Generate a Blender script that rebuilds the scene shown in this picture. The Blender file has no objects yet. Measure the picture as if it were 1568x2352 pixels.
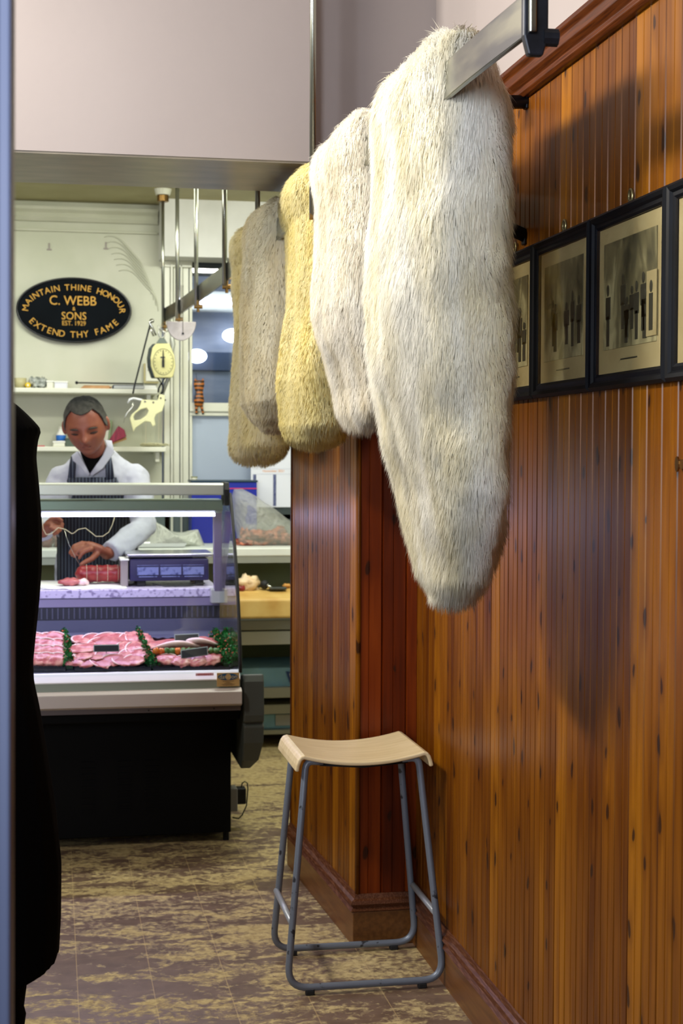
import bpy, bmesh, math, random
import numpy as np
from mathutils import Vector, Matrix, noise
random.seed(7); RNG = np.random.default_rng(11)
SC = bpy.context.scene; COL = SC.collection
# ------------------------------------------------------------------ camera
FPX, CZ = 3500.0, 1.42
phi = math.atan(664/FPX); th = math.atan(124/FPX); rl = .0035
Fv = np.array([math.sin(phi)*math.cos(th), math.cos(phi)*math.cos(th), -math.sin(th)])
Rv = np.array([math.cos(phi), -math.sin(phi), 0.0]); Uv = np.cross(Rv, Fv)
R2 = Rv*math.cos(rl)+Uv*math.sin(rl); U2 = Uv*math.cos(rl)-Rv*math.sin(rl)
CAM = np.array([0, 0, CZ])
cd = bpy.data.cameras.new('camera'); cam = bpy.data.objects.new('camera', cd); COL.objects.link(cam)
cd.sensor_fit = 'VERTICAL'; cd.sensor_height = 36.0; cd.lens = 36.0*FPX/2352; cd.clip_start = .05
m = Matrix(((R2[0], U2[0], -Fv[0], 0), (R2[1], U2[1], -Fv[1], 0), (R2[2], U2[2], -Fv[2], CZ), (0, 0, 0, 1)))
cam.matrix_world = m
cd.dof.use_dof = True; cd.dof.focus_distance = 3.2; cd.dof.aperture_fstop = 8.0
SC.camera = cam
# ------------------------------------------------------------------ world, lights, exposure
SC.view_settings.view_transform = 'Standard'; SC.view_settings.look = 'None'
SC.view_settings.exposure = 0.0; SC.view_settings.gamma = 1.0
wd = bpy.data.worlds.new('world'); SC.world = wd; wd.use_nodes = True
wd.node_tree.nodes['Background'].inputs[0].default_value = (.62, .72, 1.0, 1)
wd.node_tree.nodes['Background'].inputs[1].default_value = .06
def light(name, kind, loc, target, energy, color, size=.3, size_y=None, spread=None):
    l = bpy.data.lights.new(name, kind); l.energy = energy; l.color = color
    if kind == 'AREA':
        l.shape = 'RECTANGLE'; l.size = size; l.size_y = size_y or size
        if spread: l.spread = math.radians(spread)
    else: l.shadow_soft_size = size
    o = bpy.data.objects.new(name, l); COL.objects.link(o); o.location = loc
    o.rotation_euler = (Vector(target)-Vector(loc)).to_track_quat('-Z', 'Y').to_euler()
    return o
light('street_window_light', 'AREA', (-1.1, -.7, 2.0), (.52, 3.2, 1.8), 25, (.84, .90, 1.0), 1.1, 1.3, 60)
light('shop_ceiling_tube', 'AREA', (-1.15, 3.5, 2.82), (.9, 3.0, 2.2), 80, (1.0, .95, .86), 1.3, .2, 150)
light('counter_side_fill', 'AREA', (-1.4, 5.3, 2.66), (.7, 4.75, 1.75), 27, (1.0, .98, .88), 1.1, .14)  # unseen fill light added from the left to brighten the far skins
light('counter_ceiling_tube', 'AREA', (.35, 6.5, 2.66), (.35, 6.7, 0), 11, (.98, 1.0, .88), 1.5, .12)
light('passage_tube', 'AREA', (1.05, 5.75, 2.66), (1.05, 7.0, .5), 32, (.98, 1.0, .88), .8, .12)
light('back_ceiling_tube', 'AREA', (-.4, 7.0, 2.66), (-.2, 7.3, 0), 9.5, (.97, 1.0, .90), 1.2, .12)
light('back_room_light', 'AREA', (.9, 8.6, 2.6), (.9, 9.2, 1.4), 5, (.88, .93, 1.0), .8, .4)

# ------------------------------------------------------------------ helpers
def ray(x, y): return Fv+R2*(x-784)/FPX-U2*(y-1176)/FPX
def oX(x, y, v): d = ray(x, y); return Vector(CAM+d*v/d[0])
def oY(x, y, v): d = ray(x, y); return Vector(CAM+d*v/d[1])
def oZ(x, y, v): d = ray(x, y); return Vector(CAM+d*(v-CZ)/d[2])
class MB:
    def __init__(s): s.v = []; s.f = []
    def add(s, vs, fs):
        b = len(s.v); s.v += [tuple(v) for v in vs]; s.f += [tuple(i+b for i in f) for f in fs]; return s
    def box(s, x0, x1, y0, y1, z0, z1):
        return s.add([(x0,y0,z0),(x1,y0,z0),(x1,y1,z0),(x0,y1,z0),(x0,y0,z1),(x1,y0,z1),(x1,y1,z1),(x0,y1,z1)],
            [(0,3,2,1),(4,5,6,7),(0,1,5,4),(1,2,6,5),(2,3,7,6),(3,0,4,7)])
    def obox(s, c, r, u, w, hx, hy, hz):
        c, r, u, w = map(Vector, (c, r, u, w)); vs = []
        for a, b, d in ((-1,-1,-1),(1,-1,-1),(1,1,-1),(-1,1,-1),(-1,-1,1),(1,-1,1),(1,1,1),(-1,1,1)):
            vs.append(c+r*a*hx+u*b*hy+w*d*hz)
        return s.add(vs, [(0,3,2,1),(4,5,6,7),(0,1,5,4),(1,2,6,5),(2,3,7,6),(3,0,4,7)])
    def loft(s, rings, cap=True):
        n = len(rings[0]); vs = [p for r in rings for p in r]; fs = []
        for i in range(len(rings)-1):
            for j in range(n):
                k = (j+1) % n; fs.append((i*n+j, i*n+k, (i+1)*n+k, (i+1)*n+j))
        if cap: fs.append(tuple(range(n))[::-1]); fs.append(tuple((len(rings)-1)*n+j for j in range(n)))
        return s.add(vs, fs)
    def tube(s, pts, r, n=10, cap=True, closed=False, rnd=False, flat=1.0):
        pts = [Vector(p) for p in pts]; N = len(pts)
        rad = list(r) if hasattr(r, '__len__') else [r]*N
        if rnd:
            d0 = (pts[0]-pts[1]).normalized(); d1 = (pts[-1]-pts[-2]).normalized()
            pts = [pts[0]+d0*rad[0]*.95, pts[0]+d0*rad[0]*.7]+pts+[pts[-1]+d1*rad[-1]*.7, pts[-1]+d1*rad[-1]*.95]
            rad = [rad[0]*.3, rad[0]*.72]+rad+[rad[-1]*.72, rad[-1]*.3]; N += 4
        rings = []; up = None
        for i in range(N):
            if closed: t = (pts[(i+1) % N]-pts[i-1]).normalized()
            else: t = (pts[min(i+1, N-1)]-pts[max(i-1, 0)]).normalized()
            if up is None:
                up = Vector((0,0,1)) if abs(t.z) < .9 else Vector((1,0,0))
            a = (up-t*up.dot(t)).normalized(); up = a; b = t.cross(a)
            rings.append([pts[i]+(a*math.cos(q)*flat+b*math.sin(q))*rad[i] for q in [2*math.pi*j/n for j in range(n)]])
        if closed: rings.append(rings[0]); cap = False
        return s.loft(rings, cap)
    def prism(s, poly, fn, d0, d1):
        n = len(poly)
        return s.add([fn(p[0], p[1], d0) for p in poly]+[fn(p[0], p[1], d1) for p in poly],
            [tuple(range(n)), tuple(range(n, 2*n))[::-1]]+[(i, i+n, (i+1) % n+n, (i+1) % n) for i in range(n)])
    def sphere(s, c, r, nu=16, nv=10, amp=0, fr=8, seed=0, rot=None):
        c = Vector(c); rr = r if hasattr(r, '__len__') else (r, r, r); vs = []; fs = []
        for i in range(nv+1):
            t = math.pi*i/nv
            for j in range(nu):
                p = 2*math.pi*j/nu
                d = Vector((math.sin(t)*math.cos(p), math.sin(t)*math.sin(p), math.cos(t)))
                k = 1+amp*noise.noise(d*fr*.35+Vector((seed*3.1, seed*1.7, 0)))*2 if amp else 1
                q = Vector((d.x*rr[0], d.y*rr[1], d.z*rr[2]))*k
                if rot: q = rot @ q
                vs.append(c+q)
        for i in range(nv):
            for j in range(nu):
                k = (j+1) % nu; fs.append((i*nu+j, (i+1)*nu+j, (i+1)*nu+k, i*nu+k))
        return s.add(vs, fs)
    def grid(s, P):
        nr, nc = len(P), len(P[0])
        return s.add([p for r in P for p in r], [(i*nc+j, i*nc+j+1, (i+1)*nc+j+1, (i+1)*nc+j) for i in range(nr-1) for j in range(nc-1)])
def tag(o, label=None, cat=None, group=None, kind=None):
    if label: o['label'] = label
    if cat: o['category'] = cat
    if group: o['group'] = group
    if kind: o['kind'] = kind
    return o
def wloc(o): return Vector(o['_w']) if '_w' in o else Vector(o.location)
WL = {}
def obj(name, mb, mat, parent=None, smooth=False, bevel=0, label=None, solid=0, subs=0, seg=2):
    me = bpy.data.meshes.new(name)
    vs = np.array([tuple(v) for v in mb.v], dtype=float)
    c = Vector(((vs[:,0].min()+vs[:,0].max())/2, (vs[:,1].min()+vs[:,1].max())/2, vs[:,2].min()))
    me.from_pydata([(v[0]-c.x, v[1]-c.y, v[2]-c.z) for v in vs.tolist()], [], mb.f)
    bm = bmesh.new(); bm.from_mesh(me); bmesh.ops.recalc_face_normals(bm, faces=bm.faces); bm.to_mesh(me); bm.free()
    if smooth: me.polygons.foreach_set('use_smooth', [True]*len(me.polygons))
    me.materials.append(mat)
    o = bpy.data.objects.new(name, me); COL.objects.link(o); WL[o.name] = c
    if parent: o.parent = parent; o.location = c-WL[parent.name]
    else: o.location = c
    if solid: q = o.modifiers.new('s', 'SOLIDIFY'); q.thickness = solid; q.offset = 0
    if subs: q = o.modifiers.new('u', 'SUBSURF'); q.levels = q.render_levels = subs
    if bevel:
        q = o.modifiers.new('b', 'BEVEL'); q.width = bevel; q.segments = seg; q.limit_method = 'ANGLE'; q.angle_limit = .6
    if label: o['label'] = label
    return o
def thing(name, loc, label, cat, group=None):
    o = bpy.data.objects.new(name, None); COL.objects.link(o); o.location = loc; o.empty_display_size = .05
    WL[o.name] = Vector(loc); return tag(o, label, cat, group)
def struct(o): o['kind'] = 'structure'; return o
def s2l(c): return tuple((x/255/12.92 if x/255 <= .04045 else ((x/255+.055)/1.055)**2.4) for x in c)
def mat(name, rgb, rough=.6, metal=0, spec=.5, var=0, vs=20, rgb2=None, stretch=(1,1,1), bump=0, bs=60, emit=0, ecol=None, trans=0, sheen=0, detail=3, lo=.35, hi=.65, coat=0, sss=0):
    M = bpy.data.materials.new(name); M.use_nodes = True; nt = M.node_tree; N = nt.nodes; L = nt.links; b = N['Principled BSDF']
    col = s2l(rgb)+(1,)
    b.inputs['Base Color'].default_value = col; b.inputs['Roughness'].default_value = rough; b.inputs['Metallic'].default_value = metal
    b.inputs['Specular IOR Level'].default_value = spec
    if coat: b.inputs['Coat Weight'].default_value = coat; b.inputs['Coat Roughness'].default_value = .12
    if sss: b.inputs['Subsurface Weight'].default_value = sss; b.inputs['Subsurface Scale'].default_value = .01
    if emit: b.inputs['Emission Color'].default_value = s2l(ecol or rgb)+(1,); b.inputs['Emission Strength'].default_value = emit
    if trans: b.inputs['Transmission Weight'].default_value = trans
    if rgb2 or bump:
        tc = N.new('ShaderNodeTexCoord'); mp = N.new('ShaderNodeMapping'); mp.inputs['Scale'].default_value = stretch
        L.new(tc.outputs['Object'], mp.inputs[0])
    if rgb2:
        nz = N.new('ShaderNodeTexNoise'); nz.inputs['Scale'].default_value = vs; nz.inputs['Detail'].default_value = detail
        L.new(mp.outputs[0], nz.inputs[0])
        cr = N.new('ShaderNodeValToRGB'); cr.color_ramp.elements[0].position = lo; cr.color_ramp.elements[1].position = hi
        cr.color_ramp.elements[0].color = col; cr.color_ramp.elements[1].color = s2l(rgb2)+(1,)
        L.new(nz.outputs[0], cr.inputs[0]); L.new(cr.outputs[0], b.inputs['Base Color'])
    if bump:
        n2 = N.new('ShaderNodeTexNoise'); n2.inputs['Scale'].default_value = bs; L.new(mp.outputs[0], n2.inputs[0])
        bp = N.new('ShaderNodeBump'); bp.inputs['Strength'].default_value = bump; bp.inputs['Distance'].default_value = .004
        L.new(n2.outputs[0], bp.inputs['Height']); L.new(bp.outputs[0], b.inputs['Normal'])
    return M
def mth(nt, op, a, b=None, c=None):
    n = nt.nodes.new('ShaderNodeMath'); n.operation = op
    for i, x in enumerate((a, b, c)):
        if x is None: continue
        if isinstance(x, (int, float)): n.inputs[i].default_value = x
        else: nt.links.new(x, n.inputs[i])
    return n.outputs[0]
def mixc(nt, f, a, b, mode='MIX'):
    n = nt.nodes.new('ShaderNodeMix'); n.data_type = 'RGBA'; n.blend_type = mode
    for i, x in ((0, f), (6, a), (7, b)):
        if isinstance(x, (int, float)): n.inputs[i].default_value = x
        elif isinstance(x, tuple): n.inputs[i].default_value = x
        else: nt.links.new(x, n.inputs[i])
    return n.outputs[2]
def ramp(nt, f, stops):
    n = nt.nodes.new('ShaderNodeValToRGB'); e = n.color_ramp.elements
    while len(e) < len(stops): e.new(.5)
    for i, (p, c) in enumerate(stops): e[i].position = p; e[i].color = s2l(c)+(1,) if len(c) == 3 else c
    nt.links.new(f, n.inputs[0]); return n.outputs[0]
def noisen(nt, vec, scale, detail=3, dist=0, w=None):
    n = nt.nodes.new('ShaderNodeTexNoise'); n.inputs['Scale'].default_value = scale; n.inputs['Detail'].default_value = detail
    n.inputs['Distortion'].default_value = dist; nt.links.new(vec, n.inputs['Vector']); return n.outputs[0]

# pine boarding: board runs along world Z, boards counted along one horizontal axis
def wood_panel(name, axis, width, off, base, dark, light_, knots=True, rough=.36):
    M = bpy.data.materials.new(name); M.use_nodes = True; nt = M.node_tree; b = nt.nodes['Principled BSDF']
    geo = nt.nodes.new('ShaderNodeNewGeometry'); sep = nt.nodes.new('ShaderNodeSeparateXYZ'); nt.links.new(geo.outputs['Position'], sep.inputs[0])
    h = sep.outputs[axis]; z = sep.outputs[2]
    idx = mth(nt, 'FLOOR', mth(nt, 'DIVIDE', mth(nt, 'SUBTRACT', h, off), width))
    wn = nt.nodes.new('ShaderNodeTexWhiteNoise'); wn.noise_dimensions = '1D'; nt.links.new(idx, wn.inputs['W'])
    cb = nt.nodes.new('ShaderNodeCombineXYZ'); nt.links.new(mth(nt, 'MULTIPLY', h, 1.0), cb.inputs[0])
    nt.links.new(mth(nt, 'MULTIPLY', idx, 1.37), cb.inputs[1]); nt.links.new(mth(nt, 'MULTIPLY', z, .05), cb.inputs[2])
    g1 = noisen(nt, cb.outputs[0], 60, 3, .4)
    cb2 = nt.nodes.new('ShaderNodeCombineXYZ'); nt.links.new(h, cb2.inputs[0]); nt.links.new(idx, cb2.inputs[1]); nt.links.new(mth(nt, 'MULTIPLY', z, .22), cb2.inputs[2])
    g2 = noisen(nt, cb2.outputs[0], 9, 2, .3)
    g = mth(nt, 'ADD', mth(nt, 'MULTIPLY', g1, .55), mth(nt, 'MULTIPLY', g2, .45))
    g = mth(nt, 'ADD', g, mth(nt, 'MULTIPLY', mth(nt, 'SUBTRACT', wn.outputs[0], .5), .30))
    col = ramp(nt, g, [(.26, dark), (.5, base), (.74, light_)])
    if knots:
        v3 = nt.nodes.new('ShaderNodeCombineXYZ')
        nt.links.new(mth(nt, 'MULTIPLY', h, 15.0), v3.inputs[0]); nt.links.new(mth(nt, 'MULTIPLY', z, 6.0), v3.inputs[1])
        wob = noisen(nt, geo.outputs['Position'], 14, 2)
        va = nt.nodes.new('ShaderNodeVectorMath'); va.operation = 'ADD'; nt.links.new(v3.outputs[0], va.inputs[0])
        cw = nt.nodes.new('ShaderNodeCombineXYZ'); nt.links.new(mth(nt, 'MULTIPLY', wob, .35), cw.inputs[0]); nt.links.new(mth(nt, 'MULTIPLY', wob, .3), cw.inputs[1])
        nt.links.new(cw.outputs[0], va.inputs[1])
        vo = nt.nodes.new('ShaderNodeTexVoronoi'); vo.voronoi_dimensions = '2D'; vo.inputs['Scale'].default_value = 1.0; vo.inputs['Randomness'].default_value = 1.0
        nt.links.new(va.outputs[0], vo.inputs['Vector'])
        sc_ = nt.nodes.new('ShaderNodeSeparateColor'); nt.links.new(vo.outputs['Color'], sc_.inputs[0])
        on = mth(nt, 'GREATER_THAN', sc_.outputs[0], .52)
        kr = mth(nt, 'ADD', .07, mth(nt, 'MULTIPLY', sc_.outputs[1], .08))
        k = mth(nt, 'SUBTRACT', 1.0, mth(nt, 'DIVIDE', vo.outputs['Distance'], kr))
        k = mth(nt, 'MULTIPLY', mth(nt, 'MINIMUM', mth(nt, 'MAXIMUM', mth(nt, 'MULTIPLY', k, 3), 0), 1), on)
        k2 = mth(nt, 'MULTIPLY', mth(nt, 'MAXIMUM', mth(nt, 'SUBTRACT', 1.0, mth(nt, 'DIVIDE', vo.outputs['Distance'], mth(nt, 'MULTIPLY', kr, 3))), 0), on)
        col = mixc(nt, mth(nt, 'MULTIPLY', k2, .55), col, s2l(dark)+(1,))
        col = mixc(nt, mth(nt, 'MULTIPLY', k, .85), col, s2l((38, 18, 8))+(1,))
    nt.links.new(col, b.inputs['Base Color']); b.inputs['Roughness'].default_value = rough; b.inputs['Specular IOR Level'].default_value = .22
    return M
PINE = ((114, 64, 3), (78, 36, 1), (146, 90, 9))
M_pineY = wood_panel('pine_boarding', 1, .0695, .01, *PINE)
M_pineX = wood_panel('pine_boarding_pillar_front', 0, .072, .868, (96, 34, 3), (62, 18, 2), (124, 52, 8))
M_pineP = wood_panel('pine_boarding_pillar', 1, .0695, .03, *PINE)
M_dark = mat('dark_stained_trim', (62, 26, 6), .35, spec=.3, rgb2=(92, 44, 12), vs=10, stretch=(30, 1, 30), detail=3)
M_skirt = mat('varnished_skirting', (92, 54, 18), .4, rgb2=(112, 70, 28), vs=6, stretch=(14, 1, 14))
M_skirtmould = mat('worn_skirting_moulding', (78, 42, 22), .35, spec=.3, rgb2=(112, 72, 50), vs=14, stretch=(20, 2, 20), lo=.45, hi=.7)
M_plaster = mat('warm_white_plaster', (152, 142, 139), .85, rgb2=(157, 147, 144), vs=1.5, bump=.05, bs=40)
M_plasterB = mat('cream_painted_wall', (184, 186, 164), .5, rgb2=(198, 198, 180), vs=3, bump=.1, bs=15)
M_ceil = mat('dull_cream_ceiling', (172, 166, 122), .6, rgb2=(160, 152, 108), vs=4)
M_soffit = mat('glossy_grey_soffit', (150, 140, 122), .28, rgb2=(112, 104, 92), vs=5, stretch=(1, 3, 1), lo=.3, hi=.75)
M_white = mat('cream_gloss_paint', (214, 214, 198), .35)
M_whitewall = mat('white_lintel', (220, 220, 216), .6, rgb2=(208, 208, 202), vs=5)

def floor_mat():
    M = bpy.data.materials.new('brown_vinyl_tiles_with_sawdust'); M.use_nodes = True; nt = M.node_tree; b = nt.nodes['Principled BSDF']
    geo = nt.nodes.new('ShaderNodeNewGeometry'); P = geo.outputs['Position']; sep = nt.nodes.new('ShaderNodeSeparateXYZ'); nt.links.new(P, sep.inputs[0])
    T = .199
    def line(o, off, w):
        a = mth(nt, 'FRACT', mth(nt, 'DIVIDE', mth(nt, 'ADD', o, off), T)); a = mth(nt, 'ABSOLUTE', mth(nt, 'SUBTRACT', a, .5))
        return mth(nt, 'GREATER_THAN', a, .5-w)
    ln = mth(nt, 'MAXIMUM', line(sep.outputs[0], -.062+T*10, .008), mth(nt, 'MULTIPLY', line(sep.outputs[1], .05, .006), .35))
    base = ramp(nt, noisen(nt, P, 18, 5), [(.3, (98, 78, 64)), (.7, (120, 98, 82))])
    mp = nt.nodes.new('ShaderNodeMapping'); mp.inputs['Scale'].default_value = (.55, 1.3, 1); mp.inputs['Rotation'].default_value = (0, 0, .18); nt.links.new(P, mp.inputs[0])
    n1 = noisen(nt, mp.outputs[0], 8.0, 10, .9); nt.nodes[-1].inputs['Roughness'].default_value = .62; n2 = noisen(nt, P, 160, 2); n3 = noisen(nt, P, 45, 4, .5); n4 = noisen(nt, P, 1.3, 1)
    s = mth(nt, 'ADD', mth(nt, 'MULTIPLY', n1, .9), mth(nt, 'ADD', mth(nt, 'MULTIPLY', n3, .44), mth(nt, 'MULTIPLY', n2, .16)))
    s = mth(nt, 'ADD', s, mth(nt, 'MULTIPLY', n4, .25))
    # more dust towards the back of the shop
    far = mth(nt, 'MULTIPLY', mth(nt, 'MINIMUM', mth(nt, 'MAXIMUM', mth(nt, 'SUBTRACT', sep.outputs[1], 4.6), 0), 2), .06)
    s = mth(nt, 'ADD', s, far)
    sr = nt.nodes.new('ShaderNodeMapRange'); sr.inputs[1].default_value = .84; sr.inputs[2].default_value = .99; sr.clamp = True; nt.links.new(s, sr.inputs[0])
    dust = ramp(nt, n3, [(.3, (170, 148, 96)), (.7, (204, 184, 132))])
    col = mixc(nt, mth(nt, 'MULTIPLY', ln, .55), base, s2l((176, 150, 108))+(1,))
    col = mixc(nt, mth(nt, 'MULTIPLY', sr.outputs[0], .85), col, dust)
    nt.links.new(col, b.inputs['Base Color'])
    rr = mth(nt, 'ADD', .38, mth(nt, 'MULTIPLY', sr.outputs[0], .5)); nt.links.new(rr, b.inputs['Roughness'])
    bp = nt.nodes.new('ShaderNodeBump'); bp.inputs['Strength'].default_value = .3; bp.inputs['Distance'].default_value = .003
    nt.links.new(mth(nt, 'MULTIPLY', sr.outputs[0], n2), bp.inputs['Height']); nt.links.new(bp.outputs[0], b.inputs['Normal'])
    return M
M_floor = floor_mat()
M_iron = mat('blackened_iron', (20, 22, 26), .45, .6, rgb2=(34, 36, 44), vs=30)
M_steel = mat('polished_steel', (196, 196, 190), .18, 1.0)
M_rail = mat('worn_steel_rail', (104, 106, 108), .25, 1.0, rgb2=(150, 150, 136), vs=9, stretch=(1, .3, 2), lo=.45, hi=.62)
M_rod = mat('scuffed_steel_rod', (158, 160, 148), .28, .9, rgb2=(176, 138, 96), vs=40, stretch=(1, 1, .3), lo=.6, hi=.78)
M_brass = mat('brass', (136, 106, 62), .35, 1.0)
M_tubegrey = mat('grey_painted_steel_tube', (112, 120, 134), .4, .25, rgb2=(52, 54, 60), vs=34, lo=.66, hi=.7)
M_tubelight = mat('light_grey_steel_tube', (158, 162, 170), .35, .3)
M_black = mat('matt_black', (16, 17, 20), .6)
M_blackgloss = mat('black_gloss', (12, 14, 20), .2)
M_seat = mat('pale_beech_ply', (226, 206, 166), .38, rgb2=(212, 190, 146), vs=5, stretch=(1, 8, 8), coat=.2)

# ------------------------------------------------------------------ setting
struct(obj('floor', MB().box(-2.6, 2.4, -.6, 9.6, -.05, 0), M_floor))
struct(obj('ceiling', MB().box(-2.6, 1.7, 4.4, 7.95, 2.70, 2.8), M_ceil))
struct(obj('ceiling_front', MB().box(-2.6, 1.3, .2, 4.42, 3.95, 4.05), M_plaster)).name = 'ceiling'
WX = 1.045
def boards(y0, y1, w, fn, off, z0, z1, gd=.006, gw=.0035):
    # profile of boards with V joints and a bead, swept over the height
    pts = []; k = math.floor((y0-off)/w); edges = []
    y = off+k*w
    while y < y1+w:
        for dy, d in ((0, gd), (gw, 0), (w*.44, 0), (w*.44+.002, gd*.35), (w*.44+.004, 0), (w-gw, 0)):
            yy = y+dy
            if y0 <= yy <= y1: pts.append((yy, d))
        y += w
    pts = [(y0, 0)]+pts+[(y1, 0)]
    vs = []; fs = []
    for (a, d) in pts: vs += [fn(a, d, z0), fn(a, d, z1)]
    for i in range(len(pts)-1): fs.append((2*i, 2*i+2, 2*i+3, 2*i+1))
    b = len(vs); vs += [fn(y0, .009, z0), fn(y0, .009, z1), fn(y1, .009, z0), fn(y1, .009, z1)]
    fs += [(b, b+1, 1, 0), (2*len(pts)-2, 2*len(pts)-1, b+3, b+2), (b, b+2, b+3, b+1)]
    return MB().add(vs, fs)
wr = struct(obj('wall_right', MB().box(1.09, 1.25, -.6, 5.2, 0, 4.0), M_plaster))
struct(obj('wall_right_rear', MB().box(1.62, 1.7, 5.2, 7.9, 0, 2.8).box(1.2, 1.62, 5.2, 5.28, 0, 2.8), M_plasterB)).name = 'wall_right'
obj('panelling', boards(-.2, 4.33, .0695, lambda a, d, z: (WX+d, a, z), .01, 0, 2.23), M_pineY, wr)
prof = [(0, 0), (-.012, 0), (-.02, .008), (-.016, .02), (-.03, .032), (-.03, .05), (-.04, .06), (-.036, .072), (0, .075), (.045, .075), (.045, 0)]
obj('dado_rail', MB().prism(prof, lambda a, b, d: (WX+a, d, 2.225+b), -.2, 4.31), M_dark, wr, bevel=.002)
sk = struct(obj('baseboard_right', MB().prism([(.02, 0), (-.012, 0), (-.012, .10), (.02, .10)], lambda a, b, d: (WX+a, d, b), -.2, 4.31), M_skirt))
mp_ = [(.0, .10), (-.014, .10), (-.02, .105), (-.012, .114), (-.02, .124), (-.016, .133), (-.008, .138), (-.004, .148), (0, .15)]
obj('moulding', MB().prism(mp_, lambda a, b, d: (WX+a, d, b), -.2, 4.31), M_skirtmould, sk)
# pillar: boarded, splayed a little
PX0, PX1 = .868, .815; PY0, PY1 = 4.315, 5.22
def side(a, d, z):
    t = (a-PY0)/(PY1-PY0); return (PX0+(PX1-PX0)*t+d, a, z)
pl = struct(obj('wall_pillar', MB().prism([(PX0+.012, PY0+.012), (WX+.2, PY0+.012), (WX+.2, PY1-.02), (PX1+.012, PY1-.02)], lambda a, b, d: (a, b, d), 0, 2.7), M_plaster))
obj('side_boarding', boards(PY0, PY1, .0695, side, .03, 0, 2.24), M_pineP, pl)
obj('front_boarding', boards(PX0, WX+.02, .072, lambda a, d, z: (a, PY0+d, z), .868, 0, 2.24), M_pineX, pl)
obj('corner_bead', MB().tube([(PX0+.002, PY0+.002, 0), (PX0+.002, PY0+.002, 2.24)], .007, 8), M_pineP, pl, smooth=True)
obj('end_trim', MB().box(PX1-.004, PX1+.02, PY1-.006, PY1+.004, 0, 2.24), M_dark, pl)
pb = struct(obj('baseboard_pillar', MB().prism([(PX0-.014, PY0-.014), (WX, PY0-.014), (WX, PY0+.01), (PX0+.01, PY0+.01), (PX1+.01, PY1), (PX1-.014, PY1)], lambda a, b, d: (a, b, d), 0, .10), M_skirt, bevel=.002))
def pring(o, z): return [(PX0-o, PY0-o, z), (WX, PY0-o, z), (WX, PY0+.01, z), (PX0+.01, PY0+.01, z), (PX1+.01, PY1, z), (PX1-o, PY1, z)]
obj('moulding', MB().loft([pring(.016, .10), pring(.022, .105), pring(.013, .114), pring(.022, .124), pring(.018, .133), pring(.009, .138), pring(.004, .15)]), M_skirtmould, pb)
# boxed beam and the plaster wall above the pillar
bz = 2.235
bm_ = struct(obj('wall_beam', MB().box(-2.6, .712, 4.2, 4.66, bz+.006, 4.0), M_plaster))
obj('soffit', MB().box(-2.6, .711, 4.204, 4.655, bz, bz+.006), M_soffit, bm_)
struct(obj('wall_above_pillar', MB().box(.712, 1.1, 4.31, 4.5, bz+.02, 4.0), M_plaster))
struct(obj('wall_left', MB().box(-2.7, -2.6, -.6, 7.9, 0, 3.5), M_plaster))
# back wall with window opening
wb = struct(obj('wall_back', MB().box(-2.6, .55, 7.83, 7.95, 0, 2.7).box(.55, 1.62, 7.83, 7.95, 2.42, 2.7).box(.55, 1.62, 7.83, 7.95, 0, 1.1).box(1.5, 1.6, 7.83, 7.95, 1.1, 2.42), M_plasterB))
obj('top_moulding', MB().prism([(0, 0), (-.02, 0), (-.035, .02), (-.03, .04), (-.05, .055), (-.05, .07), (0, .07)], lambda a, b, d: (d, 7.83+a, 2.60+b), -2.6, .53), M_plasterB, wb)
obj('picture_rail', MB().box(-2.6, .53, 7.815, 7.83, 2.55, 2.562), M_plasterB, wb, bevel=.003)
for k in range(7):   # combed curls worked into the paint at the corner
    q = []
    for i in range(14):
        t = i/13; q.append((.29+.2*math.sin(t*1.5)+.012*k-.03, 7.826, 2.53-.22*(1-math.cos(t*1.5))-.028*k+.012*math.sin(t*9)))
    obj('combed_curl', MB().tube(q, [.001+.0035*math.sin(math.pi*i/13) for i in range(14)], 6), M_plasterB, wb, smooth=True)
for px, py in ((113, 572), (243, 570)):
    p = oY(px, py, 7.83); obj('wall_stain', MB().box(p.x-.012, p.x+.012, 7.824, 7.83, p.z-.006, p.z).box(p.x-.003, p.x+.003, 7.824, 7.83, p.z, p.z+.03), M_plaster, wb)
struct(obj('trim_1', MB().box(.536, 1.45, 7.62, 7.83, 2.417, 2.7), M_whitewall))
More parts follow.
